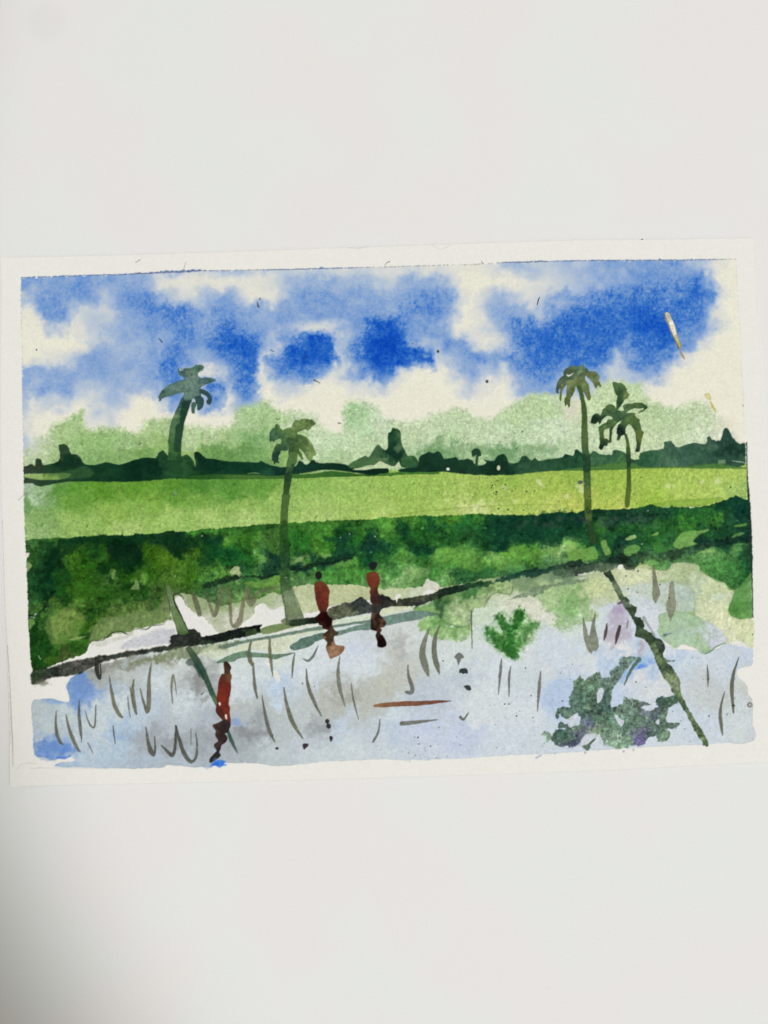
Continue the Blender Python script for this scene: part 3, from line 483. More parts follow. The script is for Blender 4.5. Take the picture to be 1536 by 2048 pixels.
# ================================================================ BANK
def paint_bank(fld):
    bk = part('painted_bank', None, 'blotchy dark and light green bushes along the near bank')
    # pale under-wash between bushes and path
    under = [(330, 1180), (400, 1165), (600, 1150), (880, 1150), (880, 1185), (840, 1195), (770, 1200), (660, 1212), (640, 1222), (600, 1230), (572, 1238), (568, 1216), (555, 1222), (540, 1224), (526, 1212), (512, 1210), (508, 1228), (495, 1240), (470, 1258), (440, 1266), (425, 1252),
             (408, 1234), (385, 1225), (372, 1205), (360, 1192), (345, 1200)]
    un = part('painted_bank', None, 'pale grey green wash below the bushes')
    lay(sdf_poly(under, 8, .8, .7, 2), [(400, 1200, (150, 165, 125)), (440, 1190, (140, 165, 115)), (440, 1230, (178, 186, 160)), (420, 1245, (195, 200, 182)), (480, 1200, (150, 172, 125)), (470, 1240, (200, 203, 185)), (540, 1190, (165, 180, 140)), (560, 1205, (185, 195, 168)), (620, 1185, (185, 194, 155)),
                                        (630, 1200, (178, 190, 150)), (620, 1225, (200, 205, 172)), (700, 1185, (188, 195, 152)), (720, 1200, (178, 184, 145)), (780, 1185, (190, 200, 162)), (800, 1180, (185, 198, 160)), (850, 1180, (196, 205, 180))], soft=1.2, edge=.12, ew=1.5, gran=.05, pid=un, rag=.7)
    p = [(51, 1082), (100, 1077), (200, 1072), (300, 1067), (390, 1061), (480, 1053), (560, 1047), (650, 1042), (760, 1036), (850, 1032), (910, 1031), (960, 1028), (1010, 1029), (1060, 1030), (1100, 1026), (1136, 1024), (1200, 1019), (1260, 1017), (1300, 1010), (1312, 1013), (1360, 1015), (1402, 1014), (1440, 1004), (1497, 998),
         (1504, 1130), (1500, 1145), (1490, 1160), (1470, 1180), (1450, 1166), (1434, 1160), (1420, 1155), (1410, 1146), (1398, 1140), (1396, 1130), (1345, 1126), (1340, 1140), (1310, 1140), (1290, 1128), (1254, 1138), (1220, 1135), (1160, 1142), (1060, 1160), (1010, 1168), (960, 1165), (900, 1172), (880, 1176), (872, 1166),
         (858, 1157), (852, 1160), (846, 1172), (822, 1176), (800, 1178), (780, 1172), (768, 1180), (745, 1176), (700, 1168), (670, 1171), (640, 1170), (612, 1170), (585, 1175), (560, 1190), (545, 1184), (520, 1195), (480, 1205), (440, 1210), (410, 1200), (390, 1190), (366, 1186), (352, 1188), (346, 1196), (338, 1205), (342, 1225), (344, 1238),
         (335, 1238), (327, 1245), (310, 1249), (300, 1254), (285, 1257), (270, 1255), (262, 1265), (245, 1263), (228, 1268), (215, 1276), (195, 1281), (180, 1284), (176, 1300), (160, 1312), (110, 1328), (66, 1342), (60, 1290), (57, 1250), (58, 1236), (70, 1235), (72, 1228), (58, 1232), (56, 1160), (54, 1120), (53, 1115)]
    NB = [(60, 1085, (66, 112, 58)), (100, 1085, (75, 124, 52)), (120, 1090, (55, 100, 48)), (130, 1085, (25, 65, 35)), (155, 1082, (22, 58, 34)), (180, 1080, (22, 62, 32)), (230, 1078, (24, 66, 36)), (280, 1080, (22, 62, 40)), (330, 1075, (25, 60, 35)), (355, 1075, (16, 48, 32)), (372, 1070, (20, 50, 35)), (390, 1068, (70, 130, 45)),
          (60, 1108, (60, 105, 55)), (80, 1105, (40, 85, 48)), (100, 1115, (26, 70, 42)), (115, 1120, (16, 52, 36)), (140, 1122, (74, 124, 42)), (160, 1115, (55, 105, 38)), (185, 1110, (35, 85, 35)), (210, 1105, (48, 100, 35)), (235, 1105, (8, 38, 28)), (245, 1095, (12, 45, 30)), (270, 1110, (12, 45, 30)), (255, 1125, (16, 52, 28)), (295, 1112, (60, 108, 30)), (312, 1108, (74, 116, 30)), (340, 1115, (92, 138, 45)), (360, 1100, (20, 55, 34)), (385, 1115, (84, 132, 50)),
          (65, 1150, (44, 88, 55)), (80, 1140, (30, 75, 48)), (95, 1150, (14, 56, 38)), (120, 1150, (32, 82, 36)), (150, 1150, (58, 108, 34)), (175, 1140, (48, 98, 30)), (205, 1130, (22, 64, 24)), (195, 1125, (60, 112, 45)), (220, 1145, (22, 65, 25)), (226, 1155, (110, 148, 80)), (235, 1152, (24, 66, 26)), (255, 1150, (52, 104, 30)), (300, 1150, (62, 118, 40)), (275, 1165, (110, 148, 78)), (262, 1170, (30, 78, 28)), (320, 1140, (78, 124, 42)), (340, 1150, (88, 126, 58)), (380, 1150, (72, 122, 42)),
          (62, 1190, (48, 95, 58)), (85, 1180, (28, 72, 44)), (100, 1190, (18, 58, 38)), (130, 1190, (34, 84, 34)), (165, 1185, (62, 112, 40)), (190, 1180, (58, 108, 38)), (215, 1192, (44, 94, 34)), (250, 1192, (58, 104, 45)), (280, 1190, (46, 92, 38)), (310, 1192, (70, 110, 56)), (326, 1205, (126, 140, 100)), (300, 1205, (80, 112, 68)),
          (62, 1215, (72, 114, 62)), (85, 1222, (76, 116, 64)), (105, 1212, (82, 124, 58)), (140, 1222, (126, 155, 84)), (155, 1205, (100, 140, 70)), (170, 1215, (60, 105, 40)), (170, 1225, (44, 88, 36)), (200, 1215, (58, 104, 42)), (240, 1222, (102, 132, 76)), (290, 1228, (114, 142, 88)), (335, 1228, (124, 144, 98)), (220, 1215, (66, 108, 50)),
          (62, 1248, (96, 138, 74)), (76, 1250, (40, 80, 40)), (92, 1250, (55, 98, 48)), (112, 1252, (128, 158, 88)), (130, 1262, (118, 150, 80)), (150, 1266, (84, 130, 58)), (168, 1250, (58, 108, 34)), (165, 1272, (62, 110, 45)), (195, 1262, (118, 148, 86)), (230, 1255, (124, 148, 96)), (260, 1255, (118, 142, 90)),
          (64, 1280, (30, 74, 34)), (80, 1295, (38, 92, 42)), (95, 1290, (34, 82, 36)), (130, 1288, (74, 124, 50)), (150, 1284, (60, 106, 44)), (150, 1300, (52, 102, 40)), (105, 1305, (44, 90, 38)), (70, 1322, (30, 84, 32)), (100, 1318, (74, 114, 46)), (140, 1310, (82, 100, 62)), (70, 1335, (40, 70, 35)),
          (420, 1068, (72, 128, 50)), (450, 1062, (58, 108, 45)), (520, 1060, (48, 94, 38)), (600, 1056, (64, 114, 45)), (660, 1052, (74, 128, 48)), (720, 1047, (60, 115, 45)), (770, 1047, (82, 138, 55)), (700, 1052, (54, 104, 42)),
          (398, 1086, (28, 68, 42)), (420, 1084, (22, 60, 38)), (440, 1080, (18, 54, 34)), (458, 1082, (88, 138, 52)), (452, 1090, (70, 120, 45)), (500, 1080, (56, 106, 36)), (520, 1086, (84, 132, 55)), (545, 1085, (68, 108, 50)), (600, 1080, (44, 104, 38)), (640, 1088, (78, 132, 46)), (660, 1080, (50, 108, 40)), (682, 1076, (20, 60, 38)), (690, 1060, (26, 72, 34)), (705, 1085, (44, 104, 40)), (690, 1090, (26, 74, 42)), (735, 1088, (24, 62, 46)), (755, 1085, (26, 66, 44)),
          (392, 1110, (72, 118, 40)), (410, 1105, (44, 92, 34)), (432, 1105, (24, 74, 34)), (450, 1105, (30, 86, 36)), (475, 1105, (28, 88, 40)), (500, 1110, (40, 94, 36)), (522, 1115, (88, 140, 66)), (530, 1122, (100, 150, 76)), (545, 1115, (24, 60, 44)), (600, 1108, (40, 90, 35)), (594, 1120, (120, 160, 90)), (605, 1116, (28, 72, 38)), (650, 1110, (110, 156, 76)), (640, 1118, (30, 72, 44)), (665, 1112, (30, 70, 42)), (690, 1117, (24, 62, 44)), (730, 1110, (28, 76, 44)), (770, 1110, (40, 90, 45)),
          (405, 1140, (76, 126, 60)), (400, 1125, (60, 110, 42)), (440, 1145, (94, 144, 62)), (420, 1150, (84, 136, 60)), (473, 1142, (168, 188, 135)), (465, 1130, (30, 80, 38)), (490, 1135, (28, 74, 40)), (510, 1150, (44, 92, 48)), (530, 1142, (24, 58, 44)), (547, 1142, (70, 118, 62)), (515, 1145, (90, 140, 70)), (600, 1135, (26, 60, 42)), (606, 1130, (110, 148, 90)), (640, 1126, (30, 66, 46)), (620, 1142, (80, 128, 62)), (650, 1146, (76, 136, 60)), (690, 1138, (90, 150, 68)), (705, 1128, (80, 138, 60)), (740, 1150, (70, 130, 55)), (715, 1150, (80, 140, 64)), (772, 1145, (76, 136, 60)),
          (420, 1172, (58, 98, 58)), (470, 1172, (76, 116, 64)), (500, 1172, (70, 110, 60)), (540, 1162, (104, 148, 66)), (520, 1175, (88, 132, 66)), (600, 1158, (74, 118, 64)), (625, 1162, (84, 128, 72)), (650, 1162, (82, 138, 66)), (690, 1162, (82, 142, 70)), (600, 1168, (100, 138, 84)), (740, 1168, (98, 146, 84)), (440, 1195, (100, 128, 84)), (480, 1190, (108, 140, 84)), (540, 1180, (110, 146, 80)),
          (780, 1055, (94, 148, 60)), (800, 1057, (28, 72, 38)), (815, 1065, (30, 76, 38)), (825, 1045, (80, 134, 52)), (845, 1045, (50, 105, 45)), (868, 1050, (24, 74, 44)), (885, 1055, (36, 88, 44)), (910, 1040, (80, 134, 48)), (890, 1035, (70, 122, 45)), (940, 1052, (42, 102, 50)), (975, 1055, (26, 74, 46)), (990, 1045, (22, 64, 44)), (1030, 1045, (22, 60, 40)), (1050, 1035, (30, 72, 40)), (1090, 1042, (20, 56, 40)), (1140, 1045, (24, 64, 44)), (955, 1035, (66, 124, 50)),
          (775, 1080, (62, 118, 52)), (800, 1078, (50, 106, 45)), (840, 1072, (42, 98, 40)), (830, 1085, (30, 76, 40)), (870, 1080, (40, 94, 40)), (900, 1075, (36, 86, 40)), (950, 1070, (36, 80, 42)), (980, 1080, (24, 66, 38)), (1005, 1078, (20, 62, 44)), (1050, 1080, (28, 78, 48)), (1075, 1075, (22, 66, 44)), (1110, 1072, (32, 88, 50)), (1130, 1070, (26, 70, 46)), (1146, 1086, (112, 160, 78)),
          (770, 1098, (26, 76, 44)), (790, 1098, (44, 96, 50)), (815, 1106, (92, 148, 66)), (838, 1102, (24, 66, 40)), (855, 1108, (30, 80, 42)), (885, 1102, (98, 152, 68)), (900, 1115, (86, 144, 62)), (930, 1112, (96, 150, 72)), (980, 1096, (40, 92, 50)), (985, 1112, (112, 164, 80)), (1020, 1095, (100, 154, 62)), (1040, 1100, (84, 142, 56)), (1065, 1102, (82, 136, 55)), (1100, 1108, (118, 162, 98)), (1118, 1100, (146, 178, 116)), (1135, 1082, (110, 156, 80)), (1040, 1120, (70, 128, 52)), (1080, 1125, (74, 128, 58)),
          (785, 1132, (56, 112, 58)), (800, 1125, (84, 140, 70)), (832, 1142, (136, 170, 112)), (850, 1130, (70, 122, 55)), (870, 1138, (62, 114, 52)), (905, 1128, (80, 140, 64)), (930, 1135, (60, 116, 54)), (965, 1128, (40, 96, 48)), (980, 1138, (44, 96, 54)), (1005, 1128, (98, 150, 84)), (1015, 1142, (28, 64, 50)), (1040, 1140, (44, 90, 58)), (1060, 1132, (30, 70, 54)), (1090, 1130, (40, 80, 60)), (1115, 1120, (50, 92, 52)), (1130, 1118, (40, 80, 50)),
          (775, 1160, (110, 156, 92)), (800, 1162, (140, 176, 118)), (820, 1172, (110, 156, 86)), (850, 1150, (76, 128, 62)), (862, 1158, (60, 110, 60)), (880, 1165, (116, 160, 98)), (905, 1160, (112, 156, 90)), (930, 1155, (44, 90, 54)), (960, 1150, (36, 84, 50)), (985, 1150, (70, 115, 70)), (1000, 1160, (110, 140, 90)), (1060, 1150, (90, 125, 85)),
          (1170, 1035, (18, 52, 42)), (1200, 1032, (26, 62, 42)), (1230, 1035, (26, 60, 46)), (1265, 1035, (34, 66, 52)), (1300, 1035, (38, 72, 56)), (1325, 1030, (34, 76, 52)), (1350, 1035, (30, 80, 42)), (1390, 1030, (40, 92, 46)), (1420, 1030, (44, 98, 48)), (1450, 1015, (20, 62, 44)), (1480, 1020, (18, 58, 48)), (1300, 1018, (34, 78, 48)),
          (1150, 1060, (34, 82, 45)), (1190, 1055, (44, 90, 44)), (1200, 1064, (54, 104, 46)), (1250, 1055, (38, 88, 45)), (1290, 1060, (44, 96, 46)), (1320, 1055, (44, 94, 45)), (1365, 1050, (62, 112, 46)), (1380, 1060, (50, 104, 44)), (1430, 1048, (66, 122, 52)), (1430, 1060, (36, 80, 46)), (1480, 1045, (30, 68, 45)), (1490, 1060, (20, 56, 46)),
          (1172, 1078, (32, 80, 46)), (1210, 1078, (32, 80, 48)), (1190, 1086, (28, 72, 45)), (1230, 1075, (34, 78, 45)), (1285, 1082, (34, 78, 46)), (1290, 1070, (44, 94, 50)), (1315, 1088, (54, 112, 52)), (1300, 1094, (50, 104, 55)), (1330, 1098, (40, 88, 50)), (1410, 1065, (36, 80, 46)), (1440, 1072, (26, 64, 44)), (1465, 1068, (34, 74, 50)), (1145, 1100, (84, 138, 62)), (1180, 1112, (60, 110, 55)), (1215, 1112, (40, 80, 50)), (1240, 1095, (22, 58, 45)), (1270, 1108, (50, 90, 62)), (1300, 1104, (58, 96, 66)), (1350, 1092, (46, 92, 52)), (1400, 1082, (26, 58, 48)),
          (1420, 1108, (92, 140, 80)), (1400, 1116, (88, 134, 76)), (1450, 1100, (60, 112, 56)), (1472, 1102, (98, 146, 78)), (1470, 1112, (60, 112, 56)), (1492, 1125, (34, 78, 52)), (1485, 1105, (32, 74, 50)), (1430, 1130, (66, 124, 58)), (1410, 1132, (72, 126, 62)), (1450, 1140, (52, 116, 52)), (1475, 1150, (44, 106, 48)), (1495, 1150, (30, 84, 44)), (1475, 1168, (50, 108, 50)), (1440, 1155, (62, 124, 58)), (1340, 1128, (84, 130, 74)), (1360, 1118, (70, 110, 68)), (1310, 1130, (110, 156, 90)), (1290, 1122, (130, 160, 100)), (1250, 1128, (70, 95, 65)), (1220, 1125, (50, 80, 55)), (1160, 1130, (90, 125, 85))]
    NB = [(x, y, tuple(v * k for v, k in zip(c, (.80, .83, .70) if (x < 420 and y > 1085) else ((.90, .95, .92) if x < 1400 else (.95, .98, .95))))) for x, y, c in NB]
    NB = [(x, y, tuple(.72 * v + .28 * w_ for v, w_ in zip(c, (104, 148, 96))) if (x > 1330 and y > 1095 and x < 1480) else c) for x, y, c in NB]
    lay(sdf_poly(p, 10, .9, .8, 2), NB, soft=1.0, edge=.14, ew=1.6, gran=.15, var=.09, pid=bk, rel=.9, power=4.6, warp=4.5, rag=.5)
    # mottling: small dark and light touches
    r = np.random.default_rng(31)
    for _ in range(900):
        x = r.uniform(52, 1495); y0 = np.interp(x, [50, 400, 760, 1060, 1300, 1497], [1082, 1062, 1036, 1030, 1012, 1000])
        y = y0 + r.uniform(4, 100) * (1.0 if x > 420 else 2.0)
        iy, ix = int(y - Y0), int(x - X0)
        if LAB[iy, ix] != bk:
            continue
        s = r.choice([1.6, 2.2, 3, 4, 6]) * r.uniform(.8, 1.2)
        dark = r.random() < .55
        base = C[iy, ix]
        c = base * r.uniform(.45, .75) if dark else np.minimum(base * r.uniform(1.12, 1.35) + 6, 190)
        puff(x, y, s * r.uniform(.7, 1.6), s * r.uniform(.6, 1.1), tuple(float(v) for v in c), r.uniform(.2, .5), rag=.6, wob=1.2)
    for _ in range(620):
        x = r.uniform(54, 1490); y0 = np.interp(x, [50, 400, 760, 1060, 1300, 1497], [1082, 1062, 1036, 1030, 1012, 1000])
        y = y0 + r.uniform(6, 95) * (1.0 if x > 420 else 1.9)
        if LAB[int(y - Y0), int(x - X0)] != bk:
            continue
        base = C[int(y - Y0), int(x - X0)]
        dark = r.random() < .6
        c = base * r.uniform(.4, .7) if dark else np.minimum(base * r.uniform(1.2, 1.5) + 8, 185)
        an = r.normal(-.5, .9); ln = r.uniform(2, 8); w_ = r.uniform(.8, 2.8)
        lay(sdf_stroke([(x, y, w_ * .5), (x + math.cos(an) * ln * .6, y + math.sin(an) * ln * .5 + r.normal(0, .8), w_), (x + math.cos(an) * ln, y + math.sin(an) * ln, w_ * .3)], 5, .8, 1.6),
            tuple(float(v) for v in c), a=r.uniform(.3, .65), soft=.9, rag=.5, gran=.1)
    # dark hard-edged washes on the left bush
    for t, a in [("450,240 560,210 680,215 800,190 900,200 1060,180 1150,200 1260,190 1390,180 1400,215 1480,240 1536,270 1440,300 1400,340 1380,380 1330,340 1300,250 1260,300 1250,240 1180,220 1120,250 1040,260 960,240 880,215 830,250 740,250 650,260 560,330 520,350 490,290 440,280", .55),
                 ("880,290 950,280 960,330 1020,330 1090,350 1100,400 1010,430 940,450 880,400 850,340", .6),
                 ("420,300 470,330 400,360 380,420 400,470 360,520 370,600 350,560 310,560 330,640 350,730 270,800 225,830 220,810 300,790 350,740 365,640 320,600 312,550 360,530 350,470 370,400", .75),
                 ("740,440 800,420 840,470 850,530 890,540 920,480 900,560 840,570 810,500 760,480", .55), ("1050,540 1100,560 1090,600 1000,610 985,580 1030,545", .5),
                 ("220,815 300,800 340,830 300,870 280,920 240,930 275,890 270,840", .6), ("520,990 560,970 650,950 690,940 690,970 600,975", .5), ("690,760 900,720 1080,670 1200,650 1210,680 1050,700 900,750 720,790", .3)]:
        lay(sdf_poly(Q(0, 1020, K, t), 6, .7, .9, 2), (14, 46, 24), a=a * .9, soft=1.4, rag=1.5)
    for t, c, a in [("200,328 232,330 222,362 200,366", (222, 222, 212), 1), ("205,400 240,410 250,430 225,465 205,470", (140, 168, 105), .8), ("850,490 880,485 880,525 860,535", (125, 160, 95), .7), ("1000,610 1030,570 1040,540 1060,545 1070,600 1060,612", (130, 160, 95), .75),
                    ("525,1000 560,980 600,970 660,965 640,980 570,1000", (140, 168, 100), .8), ("225,840 260,838 275,870 250,905 230,915", (110, 150, 80), .8)]:
        lay(sdf_poly(Q(0, 1020, K, t), 5, .5, .6, 2), c, a=a, soft=1.2, edge=.2, ew=1.2)
    # left bush, pale lower part with hard tide line
    lay(sdf_poly(Q(0, 1020, K, "725,900 780,830 900,815 1000,790 1140,780 1230,720 1280,680 1310,800 1335,850 1290,860 1250,880 1160,900 1050,920 1010,950 900,950 830,980 740,1000 690,1010"), 6, .8, .7, 2), (130, 150, 102), a=.45, soft=1.5, edge=.2, ew=1.6, rag=.8)
    lay(sdf_poly(Q(0, 1020, K, "345,860 400,790 480,765 560,780 620,800 650,860 610,950 560,1000 470,1030 400,1020 370,950"), 6, .9, .9, 2), (140, 165, 92), a=.4, soft=3, rag=2.5)
    lay(sdf_stroke(S(0, 1020, K, "680,1060,4 700,1010,5 790,1000,4 850,950,4 930,935,5 1000,960,4 1040,920,4 1130,915,4 1170,890,4 1260,880,3 1310,845,3")), (28, 40, 28), a=.8, soft=1.0, dry=.9)
    lay(sdf_stroke(S(0, 1020, K, "460,235,8 430,320,12 385,375,10 402,460,9 365,520,12 325,555,8 325,590,7 355,640,7 362,700,7 345,755,11 285,805,13 225,822,11"), 6, .9, 1.2), (14, 40, 26), a=.6, soft=1.6, rag=.8)
    lay(sdf_stroke(S(0, 1020, K, "235,1100,30 300,1070,20 420,1030,10 440,1090,8"), 8, .9, 1.2), (26, 74, 28), a=.35, soft=3, rag=1)
    # rounded paler bushes under the dark wash, with a hard upper edge
    lay(sdf_poly(Q(760, 1020, K, "-20,350 60,345 100,338 170,314 245,318 275,346 330,352 395,342 430,305 500,288 580,294 620,306 720,295 780,311 860,316 920,321 980,306 1015,276 1060,268 1120,280 1180,302 1280,286 1350,274 1405,255 1440,224 1482,224 1500,268 1540,290 1540,385 1300,440 1000,490 960,520 760,550 640,570 490,598 440,545 365,525 330,575 200,590 100,600 -20,600"), 6, .5, .6, 2),
        [(770, 1115, (52, 110, 50)), (800, 1110, (86, 140, 62)), (825, 1110, (96, 150, 72)), (850, 1120, (54, 108, 48)), (880, 1105, (104, 156, 74)), (905, 1112, (92, 146, 66)), (900, 1130, (78, 134, 60)), (940, 1105, (98, 150, 74)), (960, 1120, (66, 122, 54)), (975, 1135, (42, 92, 48)), (990, 1112, (112, 162, 82)), (1010, 1130, (96, 148, 80)), (1030, 1098, (104, 154, 66)), (1050, 1110, (78, 132, 56)), (1080, 1105, (88, 140, 60)),
         (1100, 1112, (118, 162, 100)), (1120, 1104, (146, 180, 118)), (1138, 1086, (114, 158, 84)), (1150, 1100, (96, 144, 74)), (800, 1160, (130, 168, 108)), (780, 1145, (92, 142, 78)), (830, 1145, (134, 170, 110)), (860, 1150, (70, 124, 58)), (900, 1158, (104, 150, 86)), (930, 1150, (54, 104, 56))], a=.52, soft=1.2, gran=.16, var=.12, rag=.6, power=4, warp=4)
    # right-hand light windows through the dark green
    for t, c in [("0,225 40,222 60,270 120,300 190,275 215,300 230,370 180,385 100,400 0,385", (112, 160, 78)), ("245,240 290,232 300,270 335,320 320,345 290,350 265,300", (116, 158, 82)), ("440,225 480,195 515,195 520,215 490,228 445,238", (150, 182, 112)), ("430,305 510,265 560,290 520,330 445,355", (104, 152, 78)),
                 ("640,195 690,168 695,185 660,198", (120, 162, 80)), ("815,250 880,170 990,160 1075,148 1080,160 1010,190 960,240 1000,262 900,285 850,308 820,285", (118, 164, 86)), ("1275,118 1370,98 1370,118 1290,130", (96, 144, 66)), ("1250,208 1290,180 1355,168 1340,190 1270,214", (92, 138, 78)), ("990,335 1050,310 1110,305 1130,318 1040,335 985,340", (130, 165, 100)),
                 ("650,270 700,240 760,290 790,300 740,340 670,320", (62, 118, 56))]:
        lay(sdf_poly(Q(1136, 1020, K, t), 5, .6, .5, 2), c, a=.9, soft=1.0, edge=.12, ew=1.2, gran=.06, var=.04)
    for t, c in [("420,330 520,290 640,300 720,320 800,380 900,370 960,330 990,290 1060,265 1110,280 1130,330 1200,310 1280,300 1330,275 1400,290 1350,350 1240,360 1130,380 1100,440 1000,460 880,450 760,470 640,440 560,420 480,400 420,400", (104, 156, 68)), ("840,320 900,335 960,360 950,400 880,390", (140, 178, 100)),
                 ("1410,260 1430,230 1470,222 1490,250 1510,280 1480,300 1440,330 1400,330 1350,380 1340,330 1400,300", (160, 188, 118)), ("100,350 180,310 250,330 280,350 200,370 120,370", (84, 140, 58)), ("200,470 300,450 380,460 370,500 280,520 220,500", (140, 172, 112))]:
        lay(sdf_poly(Q(760, 1020, K, t), 5, .9, .8, 2), c, a=.5, soft=2.0, rag=2.0, gran=.08, var=.06)
    for t, a in [("880,110 1000,60 1080,50 1200,20 1300,10 1540,20 1540,260 1420,250 1300,290 1150,280 1040,260 980,300 900,310 850,270 900,200", .5), ("100,120 180,130 250,160 200,210 120,180", .5), ("250,330 330,290 430,310 370,345 300,350", .55), ("640,540 740,560 820,540 860,550 700,580 560,600", .5), ("960,510 1050,480 1200,470 1300,450 1310,465 1200,510 1100,520 980,545", .7)]:
        lay(sdf_poly(Q(760, 1020, K, t), 6, .9, .9, 2), (14, 50, 40), a=a * .8, soft=3.0, rag=3, gran=.1)
    for t, c, a in [("80,240 140,225 230,210 260,240 270,290 310,310 380,330 330,370 230,360 120,440 60,420 90,330", (16, 58, 36), .5), ("590,350 690,340 690,480 600,500 560,470", (16, 48, 40), .5), ("560,470 610,445 640,480 690,500 560,525", (22, 56, 44), .6), ("770,425 860,420 900,430 1000,420 1060,360 1240,340 1250,380 1100,415 960,465 850,475 770,460", (18, 50, 40), .7),
                    ("1000,210 1080,200 1150,215 1210,170 1250,190 1240,240 1190,260 1180,330 1100,330 1120,260 1050,240", (18, 60, 42), .55), ("1290,250 1400,260 1470,240 1536,260 1536,330 1420,320 1290,330", (18, 54, 46), .45),
                    ("300,475 350,440 385,455 395,490 340,500 310,490", (178, 192, 142), .9), ("535,400 560,370 590,365 585,400 555,412", (108, 156, 84), .8), ("250,215 290,210 318,250 300,278 275,250", (104, 150, 66), .8), ("1005,340 1050,330 1090,345 1040,358 1015,355", (130, 168, 96), .8), ("795,400 850,365 858,385 820,402", (132, 168, 104), .8), ("500,500 540,480 530,505", (100, 146, 78), .8),
                    ("850,430 890,420 880,438 855,442", (150, 180, 120), .8), ("440,550 560,530 680,512 690,540 690,570 620,575 540,590 450,585", (112, 156, 72), .7), ("1130,405 1250,390 1250,420 1150,440 1060,450", (104, 158, 72), .55)]:
        lay(sdf_poly(Q(380, 1020, K, t), 6, .8, .8, 2), c, a=a, soft=1.6, rag=1.4, gran=.09)
    # dark lines drawn under the bushes
    for t in ["110,580,16 200,560,22 290,530,22 380,520,16", "300,525,10 420,510,12 560,510,10 680,490,8", "780,455,14 900,440,20 1050,410,14 1240,370,8"]:
        lay(sdf_stroke(S(380, 1020, K, t), 6, .6, 1.0), (20, 38, 28), a=.72, soft=1.6, rag=.8, gran=.2)
    lay(sdf_poly(Q(1136, 1020, K, "1270,650 1320,600 1370,560 1410,540 1418,700 1418,830 1330,840 1280,825 1240,795 1240,730"), 5, .7, .6, 2), [(1482, 1175, (100, 150, 84)), (1500, 1190, (110, 158, 90)), (1470, 1220, (72, 126, 60)), (1490, 1215, (84, 138, 72)), (1465, 1232, (100, 150, 82)), (1500, 1232, (96, 146, 80))], a=.92, soft=1, edge=.18, ew=1.3, var=.06, pid=bk)
    # bottom-left: gloss of thick paint
    for x0, y0, x1, y1, g in [(1000, 1028, 1340, 1062, .9), (60, 1085, 400, 1130, .35), (560, 1050, 780, 1110, .3), (1450, 1100, 1500, 1130, .8)]:
        s = (slice(y0 - Y0, y1 - Y0), slice(x0 - X0, x1 - X0))
        X = PX[:, s[1]] + 0 * PY[s[0]]; Y = PY[s[0]] + 0 * X
        m = sm(0, 20, X - x0) * sm(0, 20, x1 - X) * sm(0, 8, Y - y0) * sm(0, 10, y1 - Y)
        m = m * sm(-.2, 1.2, n16[s] + .8 * n8[s])
        GLO[s] = np.maximum(GLO[s], .4 * g * m)
        REL[s] += .55 * g * m * (n3[s] + n5[s])
    return bk


